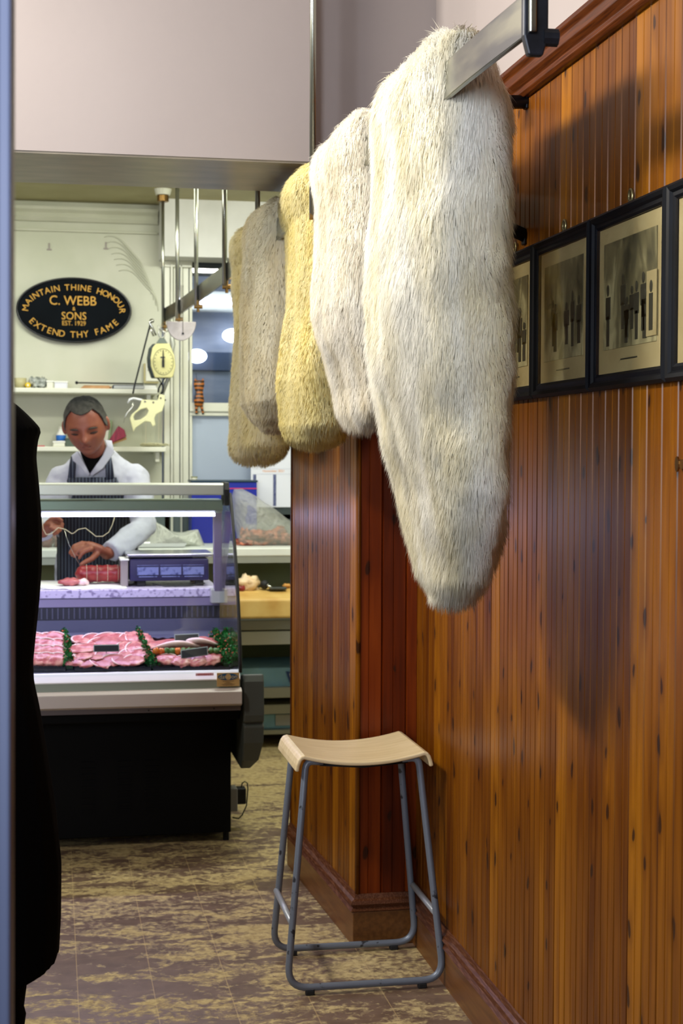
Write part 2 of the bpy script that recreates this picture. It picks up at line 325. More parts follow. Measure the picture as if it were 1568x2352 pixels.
# window to the back room
w1 = thing('window_1', (.95, 7.83, 1.1), None, None); struct(w1)
fr = MB()
for x, w_, y in ((.56, .03, .03), (.592, .012, .045), (.608, .03, .022), (.642, .01, .04), (.655, .03, .02)):
    fr.box(x, x+w_, 7.83-y, 7.84, 1.0, 2.40)
fr.box(.545, .70, 7.79, 7.83, 2.385, 2.417)
fr.box(.69, 1.5, 7.80, 7.86, 1.655, 1.70).box(.69, 1.5, 7.815, 7.86, 1.634, 1.655).box(.69, 1.5, 7.8, 7.86, 1.1, 1.13).box(.69, .705, 7.82, 7.87, 1.1, 2.42)
obj('window_frame', fr, M_white, w1, bevel=.003)
def glassmat(name, tint=(.9, .95, 1), refl=.12, rough=.02, ior=1.45):
    M = bpy.data.materials.new(name); M.use_nodes = True; nt = M.node_tree; N = nt.nodes
    for n in list(N): N.remove(n)
    out = N.new('ShaderNodeOutputMaterial'); mx = N.new('ShaderNodeMixShader'); tr = N.new('ShaderNodeBsdfTransparent'); gl = N.new('ShaderNodeBsdfGlossy')
    tr.inputs[0].default_value = tint+(1,); gl.inputs['Roughness'].default_value = rough
    geo = N.new('ShaderNodeNewGeometry'); dp = N.new('ShaderNodeVectorMath'); dp.operation = 'DOT_PRODUCT'
    nt.links.new(geo.outputs['Normal'], dp.inputs[0]); nt.links.new(geo.outputs['Incoming'], dp.inputs[1])
    q = mth(nt, 'POWER', mth(nt, 'MAXIMUM', mth(nt, 'SUBTRACT', 1.0, mth(nt, 'ABSOLUTE', dp.outputs['Value'])), 0), 5)
    nt.links.new(mth(nt, 'ADD', mth(nt, 'MULTIPLY', q, .9), refl*.35), mx.inputs[0])
    nt.links.new(tr.outputs[0], mx.inputs[1]); nt.links.new(gl.outputs[0], mx.inputs[2]); nt.links.new(mx.outputs[0], out.inputs[0]); return M
M_glass = glassmat('clear_glass'); M_glass2 = glassmat('case_glass', (.93, .97, .97), .1)
obj('upper_pane', MB().box(.70, 1.5, 7.85, 7.854, 1.70, 2.42), M_glass, w1)
M_frost = mat('pale_blue_frosted_glass', (168, 180, 198), .3)
obj('lower_pane', MB().box(.70, 1.5, 7.85, 7.856, 1.12, 1.645), M_frost, w1, label='pale blue frosted lower pane')
obj('header_gap', MB().box(.70, 1.5, 7.86, 7.90, 2.355, 2.42), M_black, w1, label='black gap above the pane')
# the room behind the window; its lamps are added for reflections in the glass
M_blue = mat('cool_blue_grey_wall', (146, 150, 160), .4, rgb2=(122, 128, 142), vs=4, stretch=(1, 1, 4))
M_navy = mat('dark_blue_band', (44, 58, 82), .4)
struct(obj('wall_back_room', MB().box(.2, 2.3, 9.3, 9.4, 0, 3), M_blue))
struct(obj('wall_back_room_side', MB().box(2.2, 2.3, 7.95, 9.3, 0, 3).box(.2, .3, 7.95, 9.3, 0, 3), M_blue)).name = 'wall_back_room'
struct(obj('ceiling_back_room', MB().box(.2, 2.3, 7.95, 9.4, 2.95, 3.05), M_black)).name = 'ceiling'
struct(obj('trim_2', MB().box(.3, 2.2, 9.27, 9.3, 1.95, 2.06), M_navy))
M_refl_tube = mat('glowing_tube_reflection', (255, 255, 255), .5, emit=6, ecol=(235, 235, 255))  # glow for the made-up tube that stands in for a reflected strip
M_refl_oval = mat('glowing_oval_reflection', (255, 255, 255), .5, emit=9, ecol=(235, 240, 255))  # glow for the made-up ovals that stand in for reflected spots
t = thing('tube_reflection', (1.2, 9.15, 2.3), 'long glowing tube added high behind the back window for a reflection in the glass', 'light')
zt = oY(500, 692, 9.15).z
obj('tube', MB().tube([(.75, 9.15, zt), (2.1, 9.15, zt)], .022, 10), M_refl_tube, t, smooth=True)  # made-up tube in place of a bright band reflected in the pane
obj('tube_backing', MB().box(.7, 2.15, 9.17, 9.3, zt-.05, zt+.06), M_white, t)
for (px, py, rx, lab) in ((535, 771, .065, 'glowing oval added for a reflection in the back window, nearer the sheepskins'), (452, 818, .06, 'glowing oval added for a reflection in the back window, above the hanging wooden cat')):
    p = oY(px, py, 9.2); t = thing('lamp_reflection', p, lab, 'light')
    obj('reflection_oval', MB().sphere(p, (rx, .05, .042)), M_refl_oval, t, smooth=True)  # made-up oval in place of a bright spot reflected in the pane
    obj('bracket', MB().tube([p+Vector((0, .03, 0)), p+Vector((0, .1, 0))], .02, 8), M_white, t)  # made-up mount for the glowing oval

# ------------------------------------------------------------------ meat rail and hangers
RZ = 2.07; RH = .066
rp = [(.722, 2.25), (.712, 2.45), (.707, 2.58), (.679, 3.935), (.658, 4.86), (.636, 5.61), (.602, 6.37), (.572, 6.97), (.535, 7.36)]
def rx(y):
    for (a, b), (c, d) in zip(rp, rp[1:]):
        if b <= y <= d: return a+(c-a)*(y-b)/(d-b)
    return rp[0][0]
rail = thing('meat_rail', (.65, 5, RZ), 'long flat steel meat rail hung from the ceiling on rods', 'rail')
mbq = MB(); rings = []
for (x, y) in rp: rings.append([(x-.005, y, RZ), (x+.005, y, RZ), (x+.005, y, RZ+RH), (x-.005, y, RZ+RH)])
rings[0] = [(x, y-(.02 if z > RZ+.01 else .06)*0, z) for (x, y, z) in rings[0]]
obj('rail_bar', mbq.loft(rings), M_rail, rail, bevel=.0015)
for y, r_, top in ((7.36, .0075, 2.68), (6.97, .009, 2.7), (6.37, .009, 2.7), (5.61, .0095, 2.7), (4.86, .0085, 2.7), (3.935, .0085, 3.45)):
    x = rx(y)
    h = obj('hanger_rod', MB().tube([(x-.012, y, RZ-.02), (x-.012, y, top)], r_, 10), M_rod, rail, smooth=True)
    obj('nut', MB().tube([(x-.02, y, RZ-.022), (x+.014, y, RZ-.022)], .009, 6).tube([(x-.004, y, RZ-.045), (x-.004, y, RZ)], .006, 6), M_brass, h)
x = rx(7.36)
obj('ceiling_block', MB().loft([[(x-.012+r_*math.cos(q), 7.36+r_*math.sin(q), z) for q in [i*math.pi/8 for i in range(16)]] for r_, z in ((.034, 2.672), (.042, 2.7))]), M_white, rail, label='cream round ceiling block')
obj('ferrule', MB().tube([(x-.012, 7.36, 2.64), (x-.012, 7.36, 2.672)], .028, 14), M_brass, rail, smooth=False, bevel=.003, label='brass ferrule')
br = obj('end_bracket', MB().prism([(-.012, 0), (.012, 0), (.02, .03), (.02, .12), (.012, .17), (.009, 1.33), (-.009, 1.33), (-.012, .17), (-.02, .12), (-.02, .03)], lambda a, b, d: (.730+a*1.0, 2.27+d, 2.038+b), -.008, .008), M_iron, rail, bevel=.003, label='black iron bracket at the near end')
obj('bolt', MB().tube([(.742, 2.27, 2.068), (.766, 2.27, 2.068)], .014, 10), M_iron, br)

# ------------------------------------------------------------------ sheepskins
def fur_mat(name, base, tint, rough=.75):
    M = bpy.data.materials.new(name); M.use_nodes = True; nt = M.node_tree; N = nt.nodes
    for n in list(N): N.remove(n)
    out = N.new('ShaderNodeOutputMaterial'); d = N.new('ShaderNodeBsdfDiffuse'); t_ = N.new('ShaderNodeBsdfTranslucent'); g = N.new('ShaderNodeBsdfGlossy')
    geo = N.new('ShaderNodeNewGeometry'); mp = N.new('ShaderNodeMapping'); mp.inputs['Scale'].default_value = (1, 1, .3); nt.links.new(geo.outputs['Position'], mp.inputs[0])
    n1 = noisen(nt, mp.outputs[0], 9, 2, .4); c = ramp(nt, n1, [(.38, base), (.66, tint)])
    nt.links.new(c, d.inputs[0]); nt.links.new(c, t_.inputs[0]); g.inputs['Roughness'].default_value = .5
    m1 = N.new('ShaderNodeMixShader'); m1.inputs[0].default_value = .5; nt.links.new(d.outputs[0], m1.inputs[1]); nt.links.new(t_.outputs[0], m1.inputs[2])
    m2 = N.new('ShaderNodeMixShader'); m2.inputs[0].default_value = .05; nt.links.new(m1.outputs[0], m2.inputs[1]); nt.links.new(g.outputs[0], m2.inputs[2])
    nt.links.new(m2.outputs[0], out.inputs[0]); return M
def skin(label, rows, base, tint, count, length, seed, group='sheepskins hung over the meat rail', wid=.0011, lay=1.0, fold=.012, tuft=.35):
    rows = sorted(rows)
    zs = np.array([r[0] for r in rows]); T = np.array([r[1:] for r in rows])
    zz = np.concatenate([np.linspace(zs[0]-.004, zs[0]+.03, 5), np.linspace(zs[0]+.04, 2.2, 70)])
    nR, nS = len(zz), 96; P = np.zeros((nR, nS, 3))
    tt = np.linspace(0, 2*np.pi, nS, endpoint=False); e = 2/2.5
    cs = np.sign(np.cos(tt))*abs(np.cos(tt))**e; sn = np.sign(np.sin(tt))*abs(np.sin(tt))**e
    for i, z in enumerate(zz):
        cx, cy, a, b = [np.interp(z, zs, T[:, k]) for k in range(4)]
        if z < zs[0]: a *= .5; b *= .5
        if z > 2.08:
            k = (z-2.08)/.12; rcx = rx(cy); cx = cx+(rcx-cx)*k*.5; a = (a+(max(a, .06)-a)*min(1, k*2))*math.sqrt(max(1-k**2.2, .004)); b = b*(1-.12*k**3)
        # the rail is followed along the length
        sl = (rx(cy+b)-rx(cy-b))/(2*b) if b > .02 else 0
        P[i, :, 0] = cx+a*cs+sl*b*sn*.6; P[i, :, 1] = cy+b*sn; P[i, :, 2] = z
    # soft vertical folds and lumps
    for i in range(nR):
        for j in range(nS):
            p = Vector(P[i, j]); o_ = noise.noise(Vector((p.x*6+seed*5, p.y*9, p.z*1.3)))*fold*1.4+noise.noise(Vector((p.x*10, p.y*12+seed*3, p.z*7)))*fold*.8
            cx = P[i, :, 0].mean(); cy = P[i, :, 1].mean(); d = Vector((p.x-cx, (p.y-cy)*.4, 0))
            if d.length > 1e-5: d.normalize()
            P[i, j] += np.array(d*o_)
    mbk = MB().loft([[tuple(v) for v in P[i]] for i in range(nR)])
    ybox = P[:, :, 1]; zl = zz[0]
    t = thing('sheepskin', (float(P[:, :, 0].mean()), float(P[:, :, 1].mean()), float(zl)), label, 'sheepskin', group)
    mt = fur_mat('wool_%d' % seed, base, tint)
    obj('hide', mbk, mt, t, smooth=True)
    # wool strands
    A = P[:-1]; B = P[1:]
    # areas
    e1 = np.roll(A, -1, axis=1)-A; e2 = B-A; nrm = np.cross(e1, e2); ar = np.linalg.norm(nrm, axis=2); nn = nrm/np.maximum(ar[..., None], 1e-9)
    pr = (ar.ravel()/ar.sum()); ids = RNG.choice(len(pr), size=count, p=pr)
    ii, jj = np.unravel_index(ids, ar.shape); u = RNG.random((count, 1)); v = RNG.random((count, 1))
    j2 = (jj+1) % nS
    p0 = (A[ii, jj]*(1-u)+A[ii, j2]*u)*(1-v)+(B[ii, jj]*(1-u)+B[ii, j2]*u)*v
    nv = nn[ii, jj].copy()
    mid = np.stack([P[ii, :, 0].mean(1), P[ii, :, 1].mean(1), P[ii, 0, 2]], 1)
    flip = ((p0-mid)*nv).sum(1) < -1e-4; nv[flip] *= -1
    fld = np.zeros((count, 3)); f2 = np.zeros((count, 3)); ln = np.zeros(count)
    for k in range(count):
        q = Vector(p0[k]); fld[k] = noise.noise_vector(q*13+Vector((seed, 0, 0))); f2[k] = noise.noise_vector(q*48+Vector((0, seed, 0)))
        ln[k] = noise.noise(q*7)
    down = np.tile(np.array([0, 0, -1.0]), (count, 1)); 
    top = np.clip((p0[:, 2]-2.1)/.1, 0, 1)[:, None]
    down = down*(1-top*.6)
    rnd = RNG.normal(size=(count, 3)); smo = np.clip(.55+.45*nv[:, :1]*1.2, .3, 1.1); fld *= .6+.4*smo; f2 *= smo
    d1 = nv*.6+down*.7*lay+fld*tuft+f2*tuft*.6+rnd*.08; d1 /= np.linalg.norm(d1, axis=1)[:, None]
    d2 = nv*.22+down*.95*lay+fld*tuft*1.3+f2*tuft*1.0+rnd*.12; d2 /= np.linalg.norm(d2, axis=1)[:, None]
    L_ = length*(.75+.5*RNG.random(count)+.35*ln)[:, None]
    sd = np.cross(d1, nv+rnd*.5); sd /= np.maximum(np.linalg.norm(sd, axis=1)[:, None], 1e-6); w = wid*(.7+.6*RNG.random(count))[:, None]
    p1 = p0+d1*L_*.5; p2 = p1+d2*L_*.5
    V = np.stack([p0-sd*w, p0+sd*w, p1+sd*w*.85, p1-sd*w*.85, p2], 1)
    N0 = nv*1.0+d1*.25; N0 /= np.linalg.norm(N0, axis=1)[:, None]; N1 = nv*1.0+fld*.35+f2*.2+rnd*.04; N1 /= np.linalg.norm(N1, axis=1)[:, None]
    NN = np.stack([N0, N0, N1, N1, N1], 1).reshape(-1, 3)
    c0 = np.array(WL[t.name]); Vf = (V.reshape(-1, 3)-c0)
    me = bpy.data.meshes.new('wool'); nvv = count*5
    me.vertices.add(nvv); me.vertices.foreach_set('co', Vf.ravel())
    base_i = (np.arange(count)*5)[:, None]
    loops = np.concatenate([base_i+np.array([[0, 1, 2, 3]]), base_i+np.array([[3, 2, 4]])], 1)
    me.loops.add(count*7); me.loops.foreach_set('vertex_index', loops.ravel())
    st = np.stack([np.arange(count)*7, np.arange(count)*7+4], 1).ravel(); me.polygons.add(count*2)
    me.polygons.foreach_set('loop_start', st); me.polygons.foreach_set('use_smooth', np.ones(count*2, dtype=bool))
    me.update(calc_edges=True); me.validate()
    try: me.normals_split_custom_set_from_vertices(NN.tolist())
    except Exception as ex: print('normals', ex)
    me.materials.append(mt)
    o = bpy.data.objects.new('wool', me); COL.objects.link(o); o.parent = t; WL[o.name] = Vector(c0); o['kind'] = 'stuff'
    return t
skin('long white sheepskin hanging nearest the camera at the rail end', [(1.155, .776, 2.96, .02, .038), (1.178, .785, 2.961, .028, .094), (1.203, .785, 2.961, .043, .144), (1.248, .79, 2.962, .052, .171), (1.309, .791, 2.963, .065, .203), (1.379, .784, 2.964, .07, .232), (1.466, .773, 2.966, .082, .239), (1.536, .767, 2.967, .089, .245), (1.597, .762, 2.968, .099, .25), (1.658, .758, 2.969, .104, .256), (1.77, .752, 2.971, .106, .266), (1.857, .752, 2.973, .103, .273), (1.944, .756, 2.974, .098, .281), (2.03, .755, 2.976, .092, .29), (2.117, .756, 2.977, .088, .3), (2.2, .76, 2.98, .08, .3)],
     (250, 248, 240), (246, 240, 216), 300000, .042, 1, wid=.0008, lay=1.45)
skin('white sheepskin with a greyish flank, second on the rail', [(1.506, .742, 3.6, .02, .07), (1.522, .737, 3.6, .025, .152), (1.548, .731, 3.601, .03, .206), (1.6, .728, 3.603, .032, .213), (1.663, .719, 3.604, .04, .221), (1.725, .708, 3.606, .048, .229), (1.788, .703, 3.608, .055, .238), (1.893, .709, 3.61, .058, .252), (1.997, .712, 3.613, .054, .266), (2.122, .71, 3.617, .055, .283), (2.2, .71, 3.617, .055, .288)],
     (248, 244, 234), (240, 232, 212), 120000, .032, 2, tuft=.28, wid=.0009, lay=1.3)
skin('yellow sheepskin hanging between two white ones', [(1.456, .711, 4.2, .025, .073), (1.477, .72, 4.2, .06, .159), (1.514, .718, 4.2, .078, .214), (1.569, .714, 4.2, .077, .22), (1.641, .706, 4.2, .07, .229), (1.727, .703, 4.2, .057, .238), (1.848, .712, 4.2, .05, .251), (1.969, .715, 4.2, .052, .264), (2.09, .712, 4.2, .05, .276), (2.2, .70, 4.2, .05, .284)],
     (246, 236, 186), (244, 230, 160), 70000, .02, 3, tuft=.25)
skin('greyish white sheepskin with a tan patch, beyond the yellow one', [(1.512, .682, 4.76, .029, .063), (1.546, .678, 4.76, .057, .137), (1.601, .672, 4.76, .069, .188), (1.698, .674, 4.76, .078, .198), (1.835, .677, 4.76, .08, .211), (1.986, .681, 4.76, .08, .225), (2.096, .685, 4.76, .075, .235), (2.2, .67, 4.76, .06, .24)],
     (252, 246, 224), (244, 232, 196), 56000, .018, 4, tuft=.2)
skin('pale yellow sheepskin farthest along the rail, hanging lowest at the back', [(1.404, .70, 5.25, .052, .059), (1.43, .705, 5.25, .079, .128), (1.468, .707, 5.25, .089, .172), (1.559, .71, 5.25, .087, .174), (1.681, .705, 5.25, .077, .177), (1.772, .70, 5.25, .066, .179), (1.893, .69, 5.25, .059, .182), (2.044, .685, 5.25, .058, .186), (2.165, .67, 5.25, .05, .17), (2.2, .66, 5.25, .04, .16)],
     (248, 240, 208), (246, 234, 184), 36000, .018, 5, tuft=.2)

# ------------------------------------------------------------------ stool
st = thing('bar_stool', (.82, 4.1, 0), 'bar stool with curved pale plywood seat and grey steel tube frame', 'stool')
def arc(c, a, b, r, n=6):   # rounded corner from a towards c towards b
    c, a, b = Vector(c), Vector(a), Vector(b); p = c+(a-c).normalized()*r; q = c+(b-c).normalized()*r
    return [p*(1-t)**2+c*2*t*(1-t)+q*t*t for t in [i/n for i in range(n+1)]]
def loop(yb, yt, xl, xr, xtl, xtr, ztop):
    tl = Vector((xtl+.014, yt, ztop)); bl = Vector((xl, yb, .02)); br_ = Vector((xr, yb, .02)); tr = Vector((xtr-.014, yt, ztop))
    ins = .05; a = Vector((xtl+ins+.01, yt, ztop-.004)); b = Vector((xtr-ins-.01, yt, ztop-.004))
    return [a]+arc(tl, a, bl, .022, 4)+arc(bl, tl, br_, .06, 8)+arc(br_, bl, tr, .06, 8)+arc(tr, br_, b, .022, 4)+[b]
fl = loop(3.93, 3.985, .604, 1.03, .648, .984, .612); bl_ = loop(4.255, 4.235, .612, 1.03, .652, .988, .612)
obj('front_frame', MB().tube(fl, .0095, 12), M_tubegrey, st, smooth=True)
obj('rear_frame', MB().tube(bl_, .0095, 12), M_tubegrey, st, smooth=True)
for xa, xb in ((.613, .622), (1.021, 1.018)):
    f = obj('footrest', MB().tube([(xa+.006*(1 if xa < .8 else -1), 3.95, .19), (xb, 4.25, .19)], .009, 10), M_tubelight, st, smooth=True, label='lighter grey side footrest bar')
    obj('rivet', MB().tube([(xa+.006*(1 if xa < .8 else -1), 3.938, .165), (xa+.006*(1 if xa < .8 else -1), 3.946, .165)], .007, 10), M_iron, f)
for x, y in ((.665, 3.93), (.97, 3.93), (.67, 4.255), (.965, 4.255)):
    obj('foot_pad', MB().box(x-.012, x+.012, y-.009, y+.009, 0, .014), M_black, st, bevel=.003)
sx0, sx1 = .634, 1.0
prof = []; n = 28
for i in range(n+1):
    t_ = i/n; x = sx0+.02+(sx1-sx0-.04)*t_; prof.append((x, .632-.022*(1-(2*t_-1)**2)))
prof = [(sx0-.006, .590), (sx0-.003, .606), (sx0+.002, .62), (sx0+.009, .629)]+prof+[(sx1-.009, .629), (sx1-.002, .62), (sx1+.003, .606), (sx1+.006, .592)]
up = prof; lo_ = []
for i, p in enumerate(prof):
    a = Vector(prof[max(i-1, 0)]); b = Vector(prof[min(i+1, len(prof)-1)]); d = (b-a).normalized(); lo_.append((p[0]+d.y*.011, p[1]-d.x*.011))
obj('seat', MB().prism(up+lo_[::-1], lambda a, b, d: (a, d, b), 3.958, 4.275), M_seat, st, bevel=.004, seg=3)
for y in (3.985, 4.235): obj('seat_bracket', MB().tube([(.70, y, .603), (.82, y, .594), (.94, y, .603)], .006, 8), M_iron, st, smooth=True)

# ------------------------------------------------------------------ framed pictures on the boarding
M_frame = mat('black_picture_frame', (4, 4, 5), .5, spec=.15, rgb2=(8, 10, 16), vs=10, stretch=(1, 1, 1))
M_mount = mat('aged_mount_paper', (176, 160, 116), .7, rgb2=(160, 142, 98), vs=10)
def print_mat(name, seed, dark):
    M = bpy.data.materials.new(name); M.use_nodes = True; nt = M.node_tree; b = nt.nodes['Principled BSDF']
    tc = nt.nodes.new('ShaderNodeTexCoord'); mp = nt.nodes.new('ShaderNodeMapping'); mp.inputs['Location'].default_value = (seed, seed, 0); mp.inputs['Scale'].default_value = (1, 1.0, .42); nt.links.new(tc.outputs['Object'], mp.inputs[0])
    n1 = noisen(nt, mp.outputs[0], 24, 5, 1.0); n2 = noisen(nt, mp.outputs[0], 8, 2)
    sep = nt.nodes.new('ShaderNodeSeparateXYZ'); nt.links.new(tc.outputs['Object'], sep.inputs[0])
    g = mth(nt, 'ADD', mth(nt, 'MULTIPLY', n1, .6), mth(nt, 'MULTIPLY', n2, .5)); g = mth(nt, 'ADD', g, mth(nt, 'MULTIPLY', mth(nt, 'SUBTRACT', .12, sep.outputs[2]), .5))  # print darkens towards the top, the lamp's shadow put into its tone
    c = ramp(nt, g, [(.36, (48, 46, 30)), (.52, (110, 102, 70)), (.66, (176, 166, 124))])
    nt.links.new(c, b.inputs['Base Color']); b.inputs['Roughness'].default_value = .7; return M
FZ0, FZ1 = 1.552, 1.888
specs = [(3.205, 3.52, 'black framed sepia print beside the near sheepskin, farthest of the row', 'pillar'), (2.846, 3.20, 'black framed dim print, second of the row from the sheepskins', ''),
         (2.468, 2.842, 'black framed print of a crowd of figures with a small inset figure', ''), (2.07, 2.464, 'black framed print cut off by the right edge of the picture', '')]
for k, (y0, y1, lab, _) in enumerate(specs):
    t = thing('picture_frame', (WX-.01, (y0+y1)/2, FZ0), lab, 'picture', 'row of black framed prints')
    w = .03; mb_ = MB()
    fp = [(0, 0), (-.012, 0), (-.018, .006), (-.016, .013), (-.011, .017), (-.012, .024), (-.007, w), (0, w)]
    ins = lambda o: [(y0+o, FZ0+o), (y1-o, FZ0+o), (y1-o, FZ1-o), (y0+o, FZ1-o)]
    rr = [[(WX-.001+d, yy, zz_) for yy, zz_ in ins(o)] for d, o in fp]
    mb_.loft(rr, cap=False); f = obj('frame', mb_, M_frame, t)
    obj('print_sheet', MB().box(WX-.006, WX-.001, y0+.03, y1-.03, FZ0+.03, FZ1-.03), M_mount, t)
    iy = .045+.012
    art = obj('engraving', MB().box(WX-.0075, WX-.0055, y0+iy, y1-iy, FZ0+.075, FZ1-.06), print_mat('engraving_%d' % k, k*3.7, 0), t)
    mf = MB(); M_fig = mat('engraved_figures_%d' % k, (44, 42, 28), .7)
    rs = random.Random(k+5)
    for q in range(9 if k != 1 else 5):
        yy = y0+iy+.02+rs.random()*(y1-y0-2*iy-.04); z0 = FZ0+.08+rs.random()*.03; hh = .07+rs.random()*.05; ww = .010+rs.random()*.006
        X = WX-.0085; mf = MB()
        mf.box(X, X+.001, yy-ww*.6, yy+ww*.6, z0, z0+hh*.5); mf.box(X, X+.001, yy-ww, yy+ww, z0+hh*.45, z0+hh*.82)
        mf.sphere((X, yy, z0+hh*.93), (.0012, ww*.55, hh*.1), 8, 6); obj('figure', mf, M_fig, art)
    if k == 2:
        obj('inset', MB().box(WX-.010, WX-.0088, y0+iy-.005, y0+iy+.04, FZ0+.085, FZ0+.20), M_mount, art)
        obj('inset_figure', MB().box(WX-.011, WX-.0098, y0+iy+.010, y0+iy+.026, FZ0+.095, FZ0+.16).sphere((WX-.0105, y0+iy+.018, FZ0+.172), (.001, .007, .011), 8, 6), M_fig, art)
    obj('caption_line', MB().box(WX-.0075, WX-.0055, (y0+y1)/2-.04, (y0+y1)/2+.04, FZ0+.052, FZ0+.0545), M_fig, t)
    obj('glazing', MB().box(WX-.0125, WX-.0115, y0+.03, y1-.03, FZ0+.03, FZ1-.03), glassmat('picture_glass_%d' % k, (.97, .97, .95), .05), t)
    yc = (y0+y1)/2
    obj('hanging_eye', MB().tube([(WX-.006, yc+.009*math.cos(a), FZ1+.012+.012*math.sin(a)) for a in [i*math.pi/6 for i in range(12)]], .003, 6, closed=True).box(WX-.008, WX-.001, yc-.005, yc+.005, FZ1-.004, FZ1+.006), mat('dull_brass_%d' % k, (150, 140, 100), .35, .9), t, smooth=True)
# iron pegs in the boarding
def peg(px, py, lab, up_):
    p = oX(px, py, WX)
    t = thing('iron_peg', (WX, p.y, p.z), lab, 'peg', 'iron pegs driven into the boarding')
    obj('shank', MB().tube([(WX+.01, p.y, p.z), (WX-.15, p.y+.01, p.z+up_)], [.015, .017], 10), M_iron, t, smooth=True)
    obj('plate', MB().box(WX-.006, WX, p.y-.012, p.y+.012, p.z-.016, p.z+.012), M_iron, t, bevel=.002)
peg(1210, 234, 'black iron peg just under the dado rail beside the near sheepskin', -.004); peg(1206, 546, 'black iron peg just above the framed prints beside the sheepskin', .07)
p = oX(1566, 1066, WX); t = thing('brass_hook', p, 'tiny brass hook on the boarding at the far right edge', 'hook')
obj('hook_bow', MB().prism([(math.cos(a)*.007, math.sin(a)*.013) for a in [i*math.pi/8 for i in range(16)]], lambda a, b, d: (WX-.012+d, p.y-.004+a, p.z+b), 0, .003), M_brass, t)
obj('hook_plate', MB().box(WX-.009, WX, p.y-.012, p.y+.002, p.z-.008, p.z+.008), M_brass, t)

# ------------------------------------------------------------------ door jamb beside the camera
M_jamb = mat('blue_grey_gloss_paint', (84, 92, 118), .4, rgb2=(78, 86, 112), vs=2)
jp = [(-.30, 0), (-.030, 0), (-.030, .012), (-.036, .02), (-.036, .05), (-.044, .06), (-.044, .10), (-.30, .10)]
jp = [(-.30, -.01), (-.075, -.01), (-.070, -.004), (-.058, -.004), (-.055, .0), (-.046, .0), (-.043, .008), (-.032, .008), (-.0305, .02), (-.0305, .09), (-.30, .09)]
mbj = MB(); 
def jf(a, b, d): return (a-.0046*(1.8-d)/.9*(1 if a > -.2 else 0), 1.28+b, d)
d1_ = struct(thing('door_1', (-.1, 1.3, 0), None, None))
obj('jamb', mbj.prism(jp, jf, 0, 2.6), M_jamb, d1_, bevel=.002)

# ------------------------------------------------------------------ refrigerated counter
M_alu = mat('pale_anodised_aluminium', (196, 200, 188), .35, .35)
M_alug = mat('grey_green_enamel', (150, 160, 148), .4)
M_bump = mat('off_white_bumper', (200, 190, 186), .45)
M_strip = mat('white_plastic_price_strip', (250, 250, 255), .4)
M_inner = mat('grey_blue_liner', (84, 86, 108), .35)
M_end = mat('dark_grey_moulded_end', (70, 74, 68), .5)
M_case = mat('black_enamel', (3, 3, 4), .7, spec=.15)
M_marble = mat('speckled_marble', (200, 192, 214), .35, rgb2=(140, 130, 160), vs=60, lo=.5, hi=.62)
M_dkgrille = mat('dark_grille', (44, 46, 58), .5)
M_case_tube = mat('lit_case_tube', (255, 255, 255), .5, emit=11, ecol=(222, 214, 255))
XL, XR = -1.6, .655
case = thing('display_counter', (-.4, 5.9, 0), 'refrigerated butcher counter with curved glass front and black base', 'display counter')
obj('base', MB().box(-1.5, .645, 5.57, 6.45, .035, .50), M_case, case, bevel=.004)
for gx in (.10, .23, .33):
    lv = MB()
    for k in range(9): lv.box(gx, gx+.05, 5.5655, 5.57, .13+.022*k, .138+.022*k)
    obj('base_vent', lv, M_case, case)
for lx in (.63, -1.4): obj('leg', MB().tube([(lx, 5.6, 0), (lx, 5.6, .05)], .012, 8), M_iron, case)
obj('toe_panel', MB().box(-1.5, .66, 5.42, 6.3, .48, .535), M_case, case, bevel=.004)
bp_ = obj('bumper', MB().prism([(5.36, .54), (5.345, .548), (5.345, .592), (5.36, .602), (5.45, .602), (5.45, .54)], lambda a, b, d: (d, a, b), XL, XR+.003), M_bump, case, bevel=.002)
obj('lower_trim', MB().box(XL, XR, 5.365, 5.44, .522, .54), mat('brown_grey_trim', (92, 82, 82), .4), case)
for sx in (.33, .56): obj('screw', MB().tube([(sx, 5.36, .531), (sx, 5.366, .531)], .003, 8), M_black, bp_)
obj('lower_front', MB().box(XL, XR, 5.375, 5.43, .60, .632), M_alug, case)
obj('price_strip', MB().prism([(5.372, .630), (5.372, .634), (5.398, .660), (5.43, .660), (5.43, .630)], lambda a, b, d: (d, a, b), XL, XR), M_strip, case, bevel=.001)
# deck, back of well, grille
DS = .30
def deckz(y): return .655+(min(y, 5.69)-5.42)*DS
obj('deck', MB().prism([(5.42, .62), (5.42, .652), (5.69, deckz(5.69)-.003), (6.04, deckz(5.69)-.003), (6.04, .62)], lambda a, b, d: (d, a, b), XL, XR), M_inner, case)
obj('well_back', MB().box(XL, XR, 6.04, 6.07, .60, .78), M_inner, case)
gr = MB().box(XL, XR, 6.055, 6.08, .78, .832)
obj('return_grille', gr, M_dkgrille, case)
sl = MB()
k = XL
while k < XR: sl.box(k, k+.006, 6.048, 6.056, .785, .828); k += .021
obj('grille_bars', sl, mat('grille_bar', (70, 72, 90), .4), case)
obj('worktop', MB().box(XL, XR, 6.045, 6.52, .866, .90), M_marble, case, bevel=.003)
obj('worktop_profile', MB().box(XL, XR, 6.05, 6.10, .83, .866).box(XL, XR, 6.44, 6.5, .5, .866), mat('lilac_grey_profile', (150, 142, 170), .3, .3), case, bevel=.003)
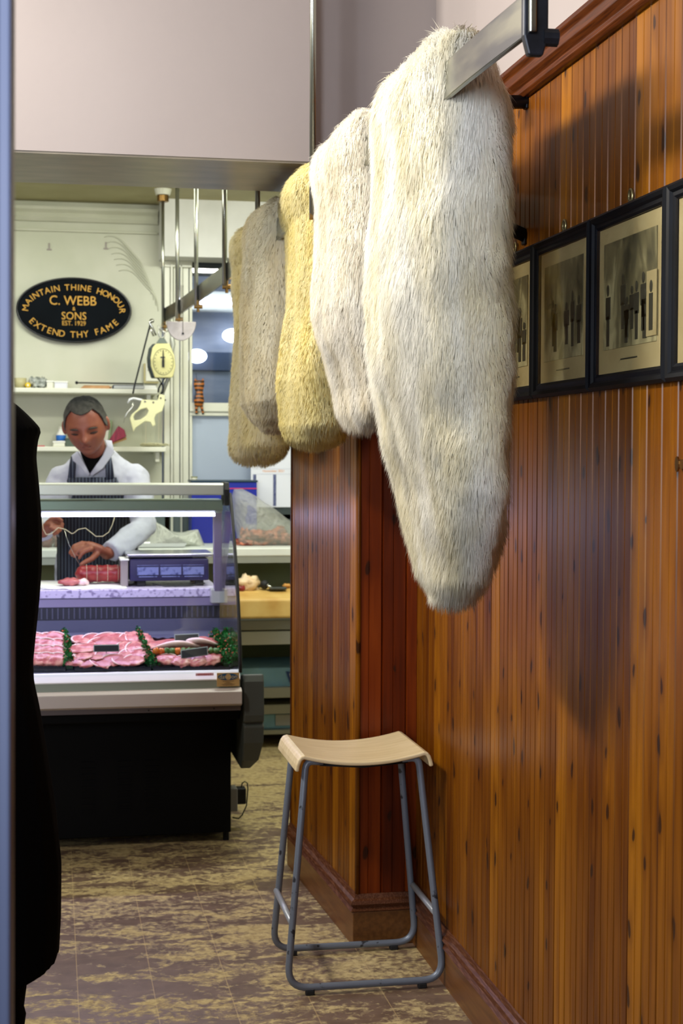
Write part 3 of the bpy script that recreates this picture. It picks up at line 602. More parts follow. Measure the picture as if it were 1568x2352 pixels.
# canopy and lamp
obj('top_rail', MB().prism([(5.70, 1.279), (5.70, 1.318), (5.708, 1.324), (5.80, 1.324), (5.80, 1.279)], lambda a, b, d: (d, a, b), XL, .632), M_alu, case, bevel=.003)
obj('canopy', MB().prism([(5.76, 1.21), (5.735, 1.222), (5.735, 1.258), (5.76, 1.262), (5.88, 1.262), (5.88, 1.225)], lambda a, b, d: (d, a, b), XL, .632), mat('green_grey_canopy', (140, 156, 138), .3, .3), case, bevel=.003)
obj('top_end_cap', MB().prism([(5.69, 1.24), (5.685, 1.30), (5.70, 1.328), (5.80, 1.328), (5.80, 1.24)], lambda a, b, d: (d, a, b), .632, .652), M_black, case, bevel=.004)
obj('case_tube', MB().tube([(XL, 5.765, 1.204), (.605, 5.765, 1.204)], .006, 8), M_case_tube, case, label='glowing violet white tube lamp')
light('case_lamp', 'AREA', (-.45, 5.76, 1.195), (-.45, 5.58, 0), 11, (.66, .56, 1.0), 2.1, .03)
# curved glass
def gy(t): return 5.705-.33*math.sin(t*math.pi/2)**1.25 if False else 5.375+.325*(1-t)**1.7
gp = [(gy(i/16)-.0, 1.285-(1.285-.655)*i/16) for i in range(17)]
g = obj('front_glass', MB().grid([[(x, y, z) for x in (XL, XR-.004)] for y, z in gp]), M_glass2, case, smooth=True)
sidep = gp+[(6.05, .655), (6.05, 1.20), (5.80, 1.285)]
obj('end_glass', MB().prism(sidep, lambda a, b, d: (d, a, b), XR-.008, XR-.002), M_glass2, case)
obj('glass_seal', MB().tube([(XR, y-.002, z) for y, z in gp], .0065, 8), M_black, case, smooth=True)
pst = obj('canopy_post', MB().loft([[(x-.020, y-.02, z), (x+.012, y-.02, z), (x+.012, y+.02, z), (x-.020, y+.02, z)] for x, y, z in ((.648, 6.02, .865), (.640, 5.96, 1.03), (.628, 5.86, 1.215))]), mat('lilac_grey_post', (150, 140, 160), .25, .4), case, bevel=.003)
obj('post_foot', MB().box(.615, .667, 5.99, 6.05, .845, .90), M_alu, pst, bevel=.003)
ep = [(5.40, .645), (5.385, .62), (5.375, .5), (5.38, .475), (5.395, .468), (5.38, .46), (5.385, .40), (5.42, .33), (5.48, .29), (6.35, .29), (6.35, .42), (5.9, .50), (5.6, .585), (5.47, .635)]
def endp(a, b, d): return (d-(.035 if (b < .3 and d > .7) else (.012 if (b < .35 and d > .7) else 0)), a, b)
obj('end_panel', MB().prism(ep, endp, .668, .742), M_end, case, bevel=.012, seg=3)
# sticker card and red word
cardc = oY(524, 1561, 5.36); M_card = mat('tan_card', (204, 168, 108), .6); M_cblue = mat('card_blue', (28, 84, 128), .5)
def text(name, body, size, loc, rot, m_, parent=None, extrude=.0008, align='CENTER', sx=1, label=None):
    c = bpy.data.curves.new(name, 'FONT'); c.body = body; c.size = size; c.extrude = extrude; c.align_x = align; c.align_y = 'CENTER'; c.resolution_u = 3
    to = bpy.data.objects.new(name, c); COL.objects.link(to); dg = bpy.context.evaluated_depsgraph_get(); me = bpy.data.meshes.new_from_object(to.evaluated_get(dg))
    bpy.data.objects.remove(to); me.materials.append(m_); me.name = name
    R_ = Matrix.Rotation(math.pi/2, 4, 'X'); me.transform(rot @ R_ @ Matrix.Diagonal((sx, 1, 1, 1)))
    o = bpy.data.objects.new(name, me); COL.objects.link(o); WL[o.name] = Vector(loc)
    if parent: o.parent = parent; o.location = Vector(loc)-WL[parent.name]
    else: o.location = loc
    if label: o['label'] = label
    return o
I4 = Matrix.Identity(4)
card = thing('supplier_card', cardc, 'small tan card with a blue oval, stuck on the counter front corner', 'card')
obj('card_sheet', MB().box(cardc.x-.040, cardc.x+.040, 5.362, 5.366, cardc.z-.024, cardc.z+.024), M_card, card)
obj('card_oval', MB().prism([(math.cos(a)*.036, math.sin(a)*.012) for a in [i*math.pi/12 for i in range(24)]], lambda a, b, d: (cardc.x-.001+a, d, cardc.z+.010+b), 5.3605, 5.362), M_cblue, card)
obj('card_disc', MB().prism([(math.cos(a)*.010, math.sin(a)*.011) for a in [i*math.pi/12 for i in range(24)]], lambda a, b, d: (cardc.x+a, d, cardc.z+.010+b), 5.3598, 5.3605), M_card, card)
text('lettering', 'dawson', .021, (cardc.x, 5.359, cardc.z+.010), I4, mat('card_cream', (210, 196, 160), .6), card, .0003)
for i, w_ in enumerate((.020, .008, .014, .024, .018)):
    zz_ = cardc.z-.006-.0035*i; obj('small_print', MB().box(cardc.x-w_, cardc.x+w_, 5.3612, 5.362, zz_-.0008, zz_), mat('print_brown', (96, 78, 50), .7), card)
rc = oY(470, 1549, 5.37); M_red = mat('red_print', (214, 44, 74), .5)
rt = thing('brand_badge', rc, 'thin red lettered badge on the white strip of the counter', 'badge')
obj('badge_plate', MB().box(rc.x-.032, rc.x+.032, 5.3695, 5.372, rc.z-.005, rc.z+.005), mat('badge_pink', (240, 200, 214), .5), rt)
text('lettering', 'IIMARKET', .0105, (rc.x, 5.3692, rc.z), I4, M_red, rt, .0003, sx=1.1)

# ------------------------------------------------------------------ things in the case
def onDeck(px, py):
    d = ray(px, py); s = (.655-DS*5.42-CZ)/(d[2]-DS*d[1]); p = CAM+d*s; return Vector(p)
M_pork = mat('raw_pork', (178, 88, 92), .32, rgb2=(224, 160, 152), vs=34, lo=.4, hi=.62, sss=.1)
M_pork2 = mat('raw_pork_deep', (160, 72, 78), .32, rgb2=(200, 120, 118), vs=20, sss=.1)
M_fat = mat('white_pork_fat', (244, 218, 220), .35, rgb2=(236, 196, 190), vs=30)
M_tray = mat('black_meat_tray', (22, 22, 34), .25)
M_parsley = mat('green_plastic_parsley', (48, 150, 70), .5, rgb2=(26, 96, 44), vs=50)
M_berry = mat('orange_red_plastic_berries', (206, 98, 70), .5)
M_tag = mat('black_price_ticket', (30, 34, 44), .4)
M_tagedge = mat('clear_ticket_edge', (170, 180, 186), .3)
def tray(name_lab, c):   # c: four deck pixels (front-left, front-right, back-right, back-left)
    q = [onDeck(*p) for p in c]; t = thing('meat_tray', (sum(q, Vector())/4), name_lab, 'tray', 'black meat trays in the counter')
    up_ = Vector((0, 0, 1)); mb_ = MB(); mb_.loft([[p+up_*.001 for p in q], [p+up_*.004 for p in q]]); obj('tray_base', mb_, M_tray, t)
    n_ = 40; rim = MB()
    for a, b in zip(q, q[1:]+q[:1]):
        pts = [a+(b-a)*(i/n_)+up_*(.016+.002*math.sin(i*1.1)) for i in range(n_+1)]
        rim.grid([[p_-up_*.015 for p_ in pts], pts])
    obj('scalloped_rim', rim, M_tray, t, solid=.002)
    return q
trays = [('black tray under the pork steaks at the left of the counter', [(66, 1541), (150, 1541), (134, 1482), (64, 1482)]),
         ('black tray under the wide spread of pork slices', [(172, 1541), (346, 1541), (322, 1477), (160, 1477)]),
         ('black tray under the pork joints, by the counter end', [(352, 1541), (528, 1541), (486, 1475), (336, 1475)])]
for lab, c in trays: tray(lab, c)
def chop(p, L_, w_, h_, ang, lab, seed, group, m_=M_pork, tilt=.0):
    rot = (Matrix.Rotation(.55+tilt, 3, 'X') @ Matrix.Rotation(ang, 3, 'Z'))
    t = thing('pork_slice', p, lab, 'meat', group)
    c = p+Vector((0, 0, w_*.35+h_))
    obj('lean', MB().sphere(c, (L_, w_, h_), 20, 12, .16, 7, seed, rot), m_, t, smooth=True)
    rim = [c+rot @ Vector((math.cos(a)*L_*.96, math.sin(a)*w_*.98, .002)) for a in [.3+i*.17 for i in range(13)]]
    obj('fat_edge', MB().tube(rim, [.0008+.0032*math.sin(math.pi*i/12) for i in range(13)], 6), M_fat, t, smooth=True)
    return t
rs = random.Random(3)
n_ = 0
for r_, (py, h0) in enumerate(((1486, .008), (1497, .008), (1509, .008), (1520, .006), (1531, .004))):
    for c_ in range(6):
        px = 190+c_*26+(12 if r_ % 2 else 0)-(r_*3); p = onDeck(px, py)+Vector((0, 0, h0))
        chop(p, 0.046+rs.random()*.016, .034+rs.random()*.012, .004+rs.random()*.002, rs.random()*3, 'pink pork slice in the wide spread behind the long price ticket', n_, 'pork slices in the middle tray', M_pork if rs.random() < .75 else M_pork2, rs.random()*.3-.35); n_ += 1
for r_, (py, h0) in enumerate(((1488, .012), (1501, .010), (1515, .008), (1529, .004))):
    for c_ in range(3):
        px = 80+c_*24; p = onDeck(px, py)+Vector((0, 0, h0))
        chop(p, .045, .034, .007, rs.random()*.6-.3, 'pork steak heaped at the left end of the counter', 60+n_, 'pork steaks in the left tray', M_pork if r_ else M_pork2, rs.random()*.2); n_ += 1
for k, (px, py) in enumerate(((385, 1530), (420, 1534), (455, 1533), (485, 1530))):
    chop(onDeck(px, py)+Vector((0, 0, .004)), .042, .03, .009, .2*k, ['pork chop at the front corner beside the green strip', 'pork chop below the front ticket, second from the green strip', 'pork chop below the front ticket, third from the green strip', 'pale round pork chop nearest the counter end'][k], 90+k, 'front pork chops')
for k, (px, py, L_, lab) in enumerate(((400, 1497, .10, 'pork loin joint with a band of white fat, lying at the left'), (455, 1490, .085, 'pork joint lying under the upper price ticket'))):
    p = onDeck(px, py+4)+Vector((0, 0, .0)); t = thing('pork_joint', p, lab, 'meat')
    R_ = Matrix.Rotation(.15-.3*k, 3, 'Z')
    obj('lean', MB().sphere(p+Vector((0, .03, .022)), (L_, .05, .026), 24, 12, .15, 7, 20+k, R_), M_pork2, t, smooth=True)
    obj('fat_cap', MB().tube([p+Vector((0, .03, .02))+R_ @ Vector((-L_*.9+L_*1.8*i/10, -.045-.01*math.sin(i*.3), .016*math.sin(math.pi*i/10)+.004)) for i in range(11)], [.003+.008*math.sin(math.pi*i/10) for i in range(11)], 8), M_fat, t, smooth=True)
# kebab row
sk_ = thing('vegetable_skewer', onDeck(430, 1518), 'row of orange and green pepper pieces on a skewer between the pork pieces', 'skewer')
mo, mg = MB(), MB()
for i in range(12):
    p = onDeck(358+i*12.5, 1518)+Vector((0, -.012, .036))
    (mo if i in (0, 1, 4, 8, 9) else mg).sphere(p, (.013, .012, .013), 10, 7, .3, 9, i)
obj('orange_pepper', mo, mat('orange_pepper', (226, 132, 40), .3, rgb2=(214, 90, 30), vs=40), sk_, smooth=True)
obj('green_pepper', mg, mat('green_pepper', (60, 110, 50), .35, rgb2=(96, 130, 60), vs=40), sk_, smooth=True)
# parsley strips
def parsley(p0, p1, lab, seed):
    a, b = onDeck(*p0), onDeck(*p1); t = thing('parsley_divider', (a+b)/2, lab, 'garnish', 'plastic parsley dividers')
    L_ = (b-a).length; rs2 = random.Random(seed); mg_, mr = MB(), MB()
    n2 = 700
    for i in range(n2):
        s = rs2.random(); w_ = rs2.gauss(0, .011); h_ = abs(rs2.gauss(0, .012)); c = a+(b-a)*s+Vector((w_, 0, .010+max(0, .042-abs(w_)*1.2)*rs2.random()))
        d = Vector((rs2.gauss(0, 1), rs2.gauss(-.4, 1), rs2.gauss(.8, 1))).normalized(); e_ = d.cross(Vector((.3, .5, .8))).normalized()*.005
        mg_.add([c-d*.006, c+e_, c+d*.009, c-e_], [(0, 1, 2, 3)])
    for i in range(36):
        s = (rs2.randrange(6)+.5+rs2.gauss(0, .08))/6; w_ = rs2.gauss(0, .013)
        mr.sphere(a+(b-a)*s+Vector((w_, 0, .046-abs(w_)*.8)), .0026, 6, 4)
    mg_.box(0, 0, 0, 0, 0, 0) if False else None
    obj('leaves', mg_, M_parsley, t); obj('berries', mr, M_berry, t)
    obj('strip_base', MB().obox((a+b)/2+Vector((0, 0, .008)), (1, 0, 0), (b-a).normalized(), (0, 0, 1), .014, L_/2, .008), mat('dark_green_base', (20, 60, 30), .6), t)
parsley((146, 1470), (158, 1537), 'green plastic parsley strip between the steaks and the wide spread of slices', 1)
parsley((316, 1468), (349, 1537), 'green plastic parsley strip between the middle and right trays', 2)
parsley((492, 1468), (524, 1535), 'green plastic parsley strip beside the pork joints near the counter end', 3)
parsley((516, 1468), (540, 1530), 'green plastic parsley strip right against the end glass', 4)
def ticket(px, py, w_, h_, ang, lab, hgt=.045):
    p = onDeck(px, py); t = thing('price_ticket', p, lab, 'price ticket', 'black price tickets in the counter')
    c = p+Vector((0, -.02, hgt)); r_ = Vector((math.cos(ang), 0, math.sin(ang))); u_ = Vector((0, .5, .86)); 
    obj('ticket_face', MB().obox(c, r_, u_, r_.cross(u_), w_, h_, .001), M_tag, t)
    obj('ticket_edge', MB().obox(c+Vector((0, .002, 0)), r_, u_, r_.cross(u_), w_+.003, h_+.003, .0008), M_tagedge, t)
    obj('spike', MB().tube([c, p-Vector((0, 0, .0))], .0015, 6), M_tagedge, t)
ticket(244, 1516, .043, .011, .0, 'long black price ticket on the wide spread of pork slices')
ticket(428, 1494, .042, .017, .03, 'upper black price ticket resting on the pork joints')
ticket(445, 1526, .046, .014, .12, 'lower tilted black price ticket above the front chops')

# ------------------------------------------------------------------ on the counter worktop
WT = .90
def onW(px, py): return oZ(px, py, WT)
# cutting board and paper
pc = oZ(190, 1343, WT); t = thing('paper_sheet', (pc.x, 6.2, WT), 'white paper sheets on the worktop under the meat', 'paper')
M_paper = mat('white_paper', (232, 232, 226), .6)
P_ = []
for i in range(9):
    P_.append([(-.07+.34*j/14, 6.10+.30*i/8, WT+.004+.006*abs(noise.noise(Vector((i*.5, j*.4, 2))))) for j in range(15)])
obj('top_sheet', MB().grid(P_), M_paper, t, smooth=True, solid=.003)
obj('lower_sheet', MB().grid([[(x+.02, y-.03, z-.003) for x, y, z in r_] for r_ in P_]), M_paper, t, smooth=True, solid=.002)
M_beef = mat('raw_red_beef', (122, 24, 30), .35, rgb2=(158, 48, 50), vs=24, lo=.4, hi=.7)
a = oY(172, 1316, 6.25); b = oY(292, 1318, 6.25)
t = thing('beef_joint', ((a+b)/2).to_tuple()[:2]+(WT,), 'long red rolled beef joint being tied by the butcher', 'meat')
rings = []
for i in range(22):
    s = i/21; c = a+(b-a)*s; c.z = WT+.047; k_ = (1-abs(2*s-1)**6)**.5*.9+.1; k_ *= 1-.07*(math.sin(s*38) > .86)
    rings.append([c+Vector((0, math.cos(q)*.042*k_, math.sin(q)*.036*k_*(1+.12*noise.noise(Vector((s*5, q, 0)))))) for q in [j*math.pi/8 for j in range(16)]])
bj = obj('joint_body', MB().loft(rings), M_beef, t, smooth=True)
M_string = mat('butchers_twine', (214, 204, 176), .7)
for s in (.22, .42, .62, .82):
    c = a+(b-a)*s; c.z = WT+.047
    obj('twine_loop', MB().tube([c+Vector((0, math.cos(q)*.0435, math.sin(q)*.0375)) for q in [j*math.pi/10 for j in range(20)]], .0007, 5, closed=True), M_string, bj)
p = oY(160, 1338, 6.16); t = thing('meat_trimming', (p.x, 6.16, WT+.008), 'small pink meat trimming on paper in front of the beef joint', 'meat')
obj('trimming', MB().sphere((p.x, 6.16, WT+.022), (.05, .03, .014), 14, 8, .3, 8, 4), M_pork2, t, smooth=True)
obj('fat_piece', MB().sphere((p.x+.055, 6.15, WT+.022), (.022, .016, .012), 12, 7, .3, 8, 6), M_fat, t, smooth=True)
# digital scales
M_scale = mat('dark_blue_violet_plastic', (22, 16, 66), .3); M_disp = mat('pale_display', (120, 128, 176), .15, rgb2=(70, 76, 120), vs=60, lo=.5, hi=.7); M_pan = mat('steel_pan', (210, 210, 214), .2, .9)
t = thing('weighing_scale', (.42, 6.3, WT), 'blue digital weighing scale with steel pan on the worktop', 'scale')
s0 = oY(298, 1310, 6.15).x; s1 = oY(480, 1310, 6.15).x; zb = oY(400, 1334, 6.15).z; zt = oY(400, 1284, 6.15).z
obj('housing', MB().prism([(6.15, zb), (6.165, zt), (6.40, zt), (6.42, zb)], lambda a, b, d: (d, a, b), s0, s1), M_scale, t, bevel=.006)
for k in range(3):
    x0 = oY((315, 368, 420)[k], 1300, 6.15).x; x1 = oY((364, 416, 468)[k], 1300, 6.15).x
    o = obj('display', MB().box(x0, x1, 6.148, 6.156, oY(400, 1320, 6.15).z, oY(400, 1302, 6.15).z), M_disp, t)
    obj('display_marks', MB().box(x0+.006, x1-.006, 6.147, 6.149, oY(400, 1325, 6.15).z, oY(400, 1323, 6.15).z).box(x0, x1, 6.147, 6.149, oY(400, 1298.5, 6.15).z, oY(400, 1297.5, 6.15).z), M_disp, o)
obj('pan', MB().box(s0-.012, s1+.02, 6.17, 6.43, oY(400, 1280, 6.17).z, oY(400, 1271, 6.17).z), M_pan, t, bevel=.006, seg=3)
obj('pan_support', MB().box(s0+.06, s1-.06, 6.22, 6.38, zt-.002, oY(400, 1279, 6.17).z), M_black, t)
for x in (s0+.03, s1-.055):
    for y in (6.17, 6.38): obj('foot', MB().box(x, x+.035, y, y+.03, WT, zb+.002), M_black, t, bevel=.003)
obj('power_cable', MB().tube([(s0+.09, 6.14, WT+.012), (s0+.14, 6.12, WT+.004), (s0+.24, 6.12, WT+.004), (s0+.30, 6.15, WT+.012)], .003, 6), M_black, t, smooth=True)
t = thing('clear_container', (s0-.018, 6.2, WT), 'clear grey plastic tub between the beef joint and the scale', 'container')
obj('tub', MB().box(s0-.036, s0-.006, 6.16, 6.3, WT, WT+.105), mat('smoky_plastic', (150, 140, 140), .2), t, bevel=.004)
obj('tub_lid', MB().box(s0-.038, s0-.003, 6.155, 6.305, WT+.105, WT+.112), M_paper, t, bevel=.002)

# ------------------------------------------------------------------ back counter and wooden block
M_lam = mat('white_laminate', (222, 226, 220), .4); M_olive = mat('olive_cabinet', (132, 136, 92), .6); M_galv = mat('grey_metal_edge', (158, 160, 150), .4, .3)
YB = 7.2; zc = oY(600, 1258, YB).z
bc = thing('back_counter', (.0, 7.5, 0), 'white topped back counter running along the rear wall', 'counter')
obj('worktop', MB().box(-1.6, 1.5, YB, 7.82, oY(600, 1278, YB).z, zc), M_lam, bc, bevel=.006)
obj('top_edge_strip', MB().box(-1.6, 1.5, YB+.004, YB+.02, oY(600, 1293, YB).z, oY(600, 1278, YB).z), M_galv, bc)
obj('back_panel', MB().box(-1.6, 1.5, 7.78, 7.82, .12, .93), M_olive, bc)
def shelf(y0p, y1p, Y, lab=None, m_=M_lam, x0=.45): 
    z0, z1 = oY(600, y1p, Y).z, oY(600, y0p, Y).z
    return obj('shelf', MB().box(x0, 1.5, Y, 7.8, z0, z1), m_, bc, bevel=.003)
shelf(1425, 1447, 7.22, m_=M_galv); shelf(1450, 1481, 7.30); shelf(1580, 1604, 7.26, m_=M_galv); shelf(1619, 1641, 7.34, m_=M_galv)
for x in (-1.5, .5, 1.45): obj('leg', MB().box(x, x+.04, 7.3, 7.34, 0, .9), M_galv, bc)
obj('upstand', MB().box(-1.6, 1.5, 7.80, 7.83, zc, zc+.20), mat('slate_splashback', (96, 108, 108), .35), bc)
# butcher block in front of it
M_block = mat('worn_maple_block', (222, 186, 110), .5, rgb2=(190, 140, 60), vs=7, lo=.35, hi=.7)
YK = 6.95; z1 = oY(610, 1376, YK).z; z0 = oY(610, 1421, YK).z
t = thing('butcher_block', (1.0, 7.1, 0), 'thick yellow wooden butcher block below the back counter', 'butcher block')
zt_ = z1
obj('block_top', MB().prism([(YK, z0), (YK-.0, z1-.0), (YK+.16, z1+.03), (YK+.24, z1+.034), (YK+.24, z0)], lambda a, b, d: (d, a, b), .70, 1.5), M_block, t, bevel=.012, seg=3)
for x in (.70, 1.42):
    obj('leg', MB().box(x, x+.05, YK+.16, YK+.21, 0, z0), M_block, t)
zk = z1+.032
p = oY(572, 1330, 7.12); t = thing('chicken_piece', (p.x, 7.12, zk), 'pale raw chicken piece on the wooden block', 'meat')
obj('flesh', MB().sphere((p.x, 7.12, zk+.022), (.055, .04, .042), 18, 12, .35, 8, 3), mat('pale_poultry', (226, 190, 140), .4, rgb2=(240, 216, 180), vs=22), t, smooth=True)
obj('raw_end', MB().sphere((p.x-.042, 7.10, zk+.006), (.022, .02, .018), 12, 8, .3, 8, 5), M_beef, t, smooth=True)
p = oY(634, 1340, 7.1); t = thing('cleaver', (p.x, 7.1, zk), 'dark metal knife lying on the wooden block', 'knife')
obj('blade', MB().box(p.x-.035, p.x+.045, 7.06, 7.12, zk, zk+.012), mat('dull_blade', (84, 88, 86), .3, .7), t, bevel=.003)
obj('handle', MB().sphere((p.x-.055, 7.1, zk+.022), (.022, .02, .022), 12, 8), M_black, t, smooth=True)
obj('collar', MB().tube([(p.x-.045, 7.08, zk+.022), (p.x-.025, 7.07, zk+.006)], .008, 8), M_steel, t, smooth=True)
p = oY(660, 1331, 7.14); t = thing('orange_scrap', (p.x, 7.15, zk), 'small orange scrap behind the knife on the block', 'food')
obj('scrap', MB().sphere((p.x, 7.15, zk+.012), (.02, .015, .009), 12, 8, .3, 8, 2), mat('orange_food', (206, 150, 76), .5), t, smooth=True)
# blue crates
M_crate = mat('pale_blue_plastic', (144, 194, 216), .4, rgb2=(124, 176, 206), vs=6); M_navyp = mat('navy_print', (20, 62, 130), .5); M_labelp = mat('grey_label', (176, 178, 178), .6)
q0, q1 = oY(592, 1579, 7.3), oY(700, 1532, 7.3)
t = thing('blue_crate', (q0.x+.15, 7.5, q0.z), 'pale blue box with a navy and white logo on the middle shelf', 'box')
obj('crate_body', MB().box(.66, 1.35, 7.3, 7.7, oY(592, 1580, 7.3).z, q1.z), M_crate, t, bevel=.006)
l0, l1 = oY(657, 1568, 7.29), oY(690, 1542, 7.29)
obj('logo_ground', MB().prism([(l0.x, l1.z), (l0.x+.018, l0.z), (l0.x+.09, l0.z), (l0.x+.09, l1.z-.004), (l0.x+.022, l1.z-.002)], lambda a, b, d: (a, d, b), 7.292, 7.3), M_navyp, t)
obj('logo_letter', MB().tube([(l0.x+.035, 7.29, l1.z-.008), (l0.x+.018, 7.29, l1.z-.012), (l0.x+.022, 7.29, l1.z-.026), (l0.x+.036, 7.29, l1.z-.030), (l0.x+.034, 7.29, l1.z-.044), (l0.x+.022, 7.29, l1.z-.042)], .004, 6), M_paper, t)
t = thing('blue_crate', (q0.x+.15, 7.5, oY(592, 1679, 7.4).z), 'pale blue box with a grey label on the lowest shelf', 'box')
obj('crate_body', MB().box(.66, 1.35, 7.4, 7.75, .085, oY(592, 1641, 7.4).z), M_crate, t, bevel=.006)
a, b = oY(633, 1667, 7.39), oY(669, 1641, 7.39)
obj('paper_label', MB().box(a.x, b.x, 7.392, 7.4, a.z, b.z), M_labelp, t)
obj('base_shelf', MB().box(.45, 1.5, 7.36, 7.8, .065, .085), M_galv, bc)
# bags of meat
def bag_mat(name, a=.55):
    M = bpy.data.materials.new(name); M.use_nodes = True; nt = M.node_tree; N = nt.nodes; b = N['Principled BSDF']
    b.inputs['Base Color'].default_value = s2l((214, 216, 206))+(1,); b.inputs['Roughness'].default_value = .3; b.inputs['Alpha'].default_value = a
    geo = N.new('ShaderNodeNewGeometry'); n1 = noisen(nt, geo.outputs['Position'], 16, 4, 1.5); bp = N.new('ShaderNodeBump'); bp.inputs['Strength'].default_value = .7; bp.inputs['Distance'].default_value = .03
    nt.links.new(n1, bp.inputs['Height']); nt.links.new(bp.outputs[0], b.inputs['Normal']); return M
M_bag = bag_mat('thin_polythene', .36); M_bag2 = bag_mat('cloudy_polythene', .85)
M_bone = mat('meat_and_bone', (214, 130, 100), .5, rgb2=(90, 26, 30), vs=34, lo=.4, hi=.62)
Yg = 7.45; t = thing('bag_of_bones', (1.02, Yg, zc), 'large clear plastic bag of meaty bones on the back counter', 'bag')
outl = [(545, 1257), (536, 1200), (530, 1140), (538, 1122), (556, 1120), (600, 1150), (645, 1180), (672, 1206), (690, 1240), (688, 1257)]
def puff(outl, Y, dep, m_, parent, name, amp=.012, seed=0, nr=7):
    q = [oY(x, y, Y) for x, y in outl]; pts = []
    for i in range(len(q)):
        a_, b_ = q[i], q[(i+1) % len(q)]
        for k_ in range(4): pts.append(a_+(b_-a_)*k_/4)
    c = sum(pts, Vector())/len(pts); rings = []
    for i in range(nr*2+1):
        u_ = -1+2*i/(nr*2); s = math.sqrt(max(1-abs(u_)**2.4, .0)); s = max(s, .06)
        rg = []
        for p_ in pts:
            v = c+(p_-c)*s; v.y = Y+dep*u_; v += noise.noise_vector(v*11+Vector((seed, 0, 0)))*amp; v.z = max(v.z, min(pp.z for pp in pts)); rg.append(v)
        rings.append(rg)
    return obj(name, MB().loft(rings), m_, parent, smooth=True)
puff(outl, Yg, .16, M_bag, t, 'polythene', .014, 1)
bn = MB(); rs = random.Random(8)
for i in range(26):
    px = 555+rs.random()*125; py = 1252-rs.random()*(26 if px < 600 else 36); p = oY(px, py, Yg-.09+rs.random()*.12)
    bn.sphere(p, (.022+rs.random()*.018, .02, .016+rs.random()*.012), 12, 8, .5, 9, i)
for v in range(len(bn.v)):
    x, y, z = bn.v[v]; bn.v[v] = (x, y, max(z, zc+.002))
obj('meaty_bones', bn, M_bone, t, smooth=True)
t = thing('crumpled_bag', (.45, 7.45, zc), 'crumpled white plastic bag on the back counter behind the scale', 'bag')
puff([(330, 1258), (345, 1225), (354, 1196), (372, 1216), (400, 1222), (425, 1222), (452, 1218), (462, 1236), (474, 1258)], 7.45, .12, M_bag2, t, 'polythene', .012, 5)
p = oY(370, 1256, 7.28); t = thing('steel_tray', (p.x, 7.3, zc), 'shallow steel tray on the back counter in front of the crumpled bag', 'tray')
obj('tray_pan', MB().loft([[(p.x+sx*(.10+o), 7.31+sy*(.06+o), zc+z) for sx, sy in ((-1, -1), (1, -1), (1, 1), (-1, 1))] for o, z in ((0, 0), (.012, .022), (.018, .022), (.016, .018), (.008, .004))]), M_pan, t)
t = thing('bag_of_meat', (-.02, 7.4, zc), 'clear bag of red meat on the back counter beside the butcher', 'bag')
puff([(88, 1258), (92, 1215), (105, 1190), (150, 1186), (164, 1215), (165, 1258)], 7.4, .09, bag_mat('clear_polythene', .3), t, 'polythene', .01, 9)
obj('red_meat', MB().sphere(oY(142, 1236, 7.38), (.045, .05, .05), 16, 10, .3, 8, 3).sphere(oY(108, 1243, 7.38), (.035, .04, .032), 16, 10, .3, 8, 7), M_beef, t, smooth=True)
# calendar
M_cal = mat('white_calendar_paper', (222, 224, 234), .6); M_calb = mat('calendar_blue', (40, 52, 104), .6, rgb2=(110, 116, 150), vs=120)
Yc = 7.70; a, b = oY(576, 1165, Yc), oY(690, 1022, Yc)
t = thing('wall_calendar', ((a.x+b.x)/2, Yc, a.z), 'white wall calendar with blue date columns, behind the clear meat bag', 'calendar')
obj('sheet', MB().box(a.x, b.x, Yc, Yc+.006, a.z, b.z), M_cal, t); 
for px in (584, 630): 
    q0, q1 = oY(px-3, 1162 if px > 600 else 1150, Yc), oY(px+4, 1090, Yc)
    obj('date_column', MB().box(q0.x, q1.x, Yc-.002, Yc, q0.z, q1.z), M_calb, t)
for py in (1077, 1089): 
    q = oY(600, py, Yc); obj('rule', MB().box(a.x+.01, b.x-.01, Yc-.001, Yc, q.z-.0007, q.z+.0007), mat('pale_rule', (170, 176, 190), .6), t)
q = oY(628, 1082, Yc); text('lettering', 'November 2021', .017, (q.x, Yc-.001, q.z), I4, mat('orange_print', (222, 150, 80), .6), t, .0003)
obj('backing_post', MB().box(a.x+.02, a.x+.03, Yc+.006, 7.83, a.z+.05, a.z+.06), M_white, t)
# blue crate on the window sill
M_blue2 = mat('royal_blue_plastic', (20, 36, 150), .35); Yx = 7.6
a, b = oY(440, 1172, Yx), oY(590, 1103, Yx)
t = thing('royal_blue_crate', ((a.x+b.x)/2, Yx, zc), 'royal blue plastic crate with dark rim below the window', 'crate')
obj('crate_body', MB().box(a.x, b.x, Yx, 7.78, zc, b.z-.008), M_blue2, t, bevel=.004)
obj('crate_rim', MB().box(a.x-.004, b.x+.004, Yx-.006, 7.785, b.z-.01, b.z), mat('dark_teal_rim', (20, 50, 66), .4), t, bevel=.002)
q = oY(500, 1122, Yx-.002); obj('red_line', MB().box(a.x, b.x, Yx-.002, Yx, q.z-.002, q.z+.002), M_red, t)
q = oY(446, 1098, Yx+.05); t = thing('white_jar', (q.x, Yx+.05, b.z), 'small white jar standing on the royal blue crate', 'jar')
obj('jar_body', MB().tube([(q.x, Yx+.05, b.z), (q.x, Yx+.05, q.z+.002)], .016, 12), M_white, t, smooth=True); obj('jar_lid', MB().tube([(q.x, Yx+.05, q.z+.002), (q.x, Yx+.05, q.z+.008)], .017, 12), M_olive, t)

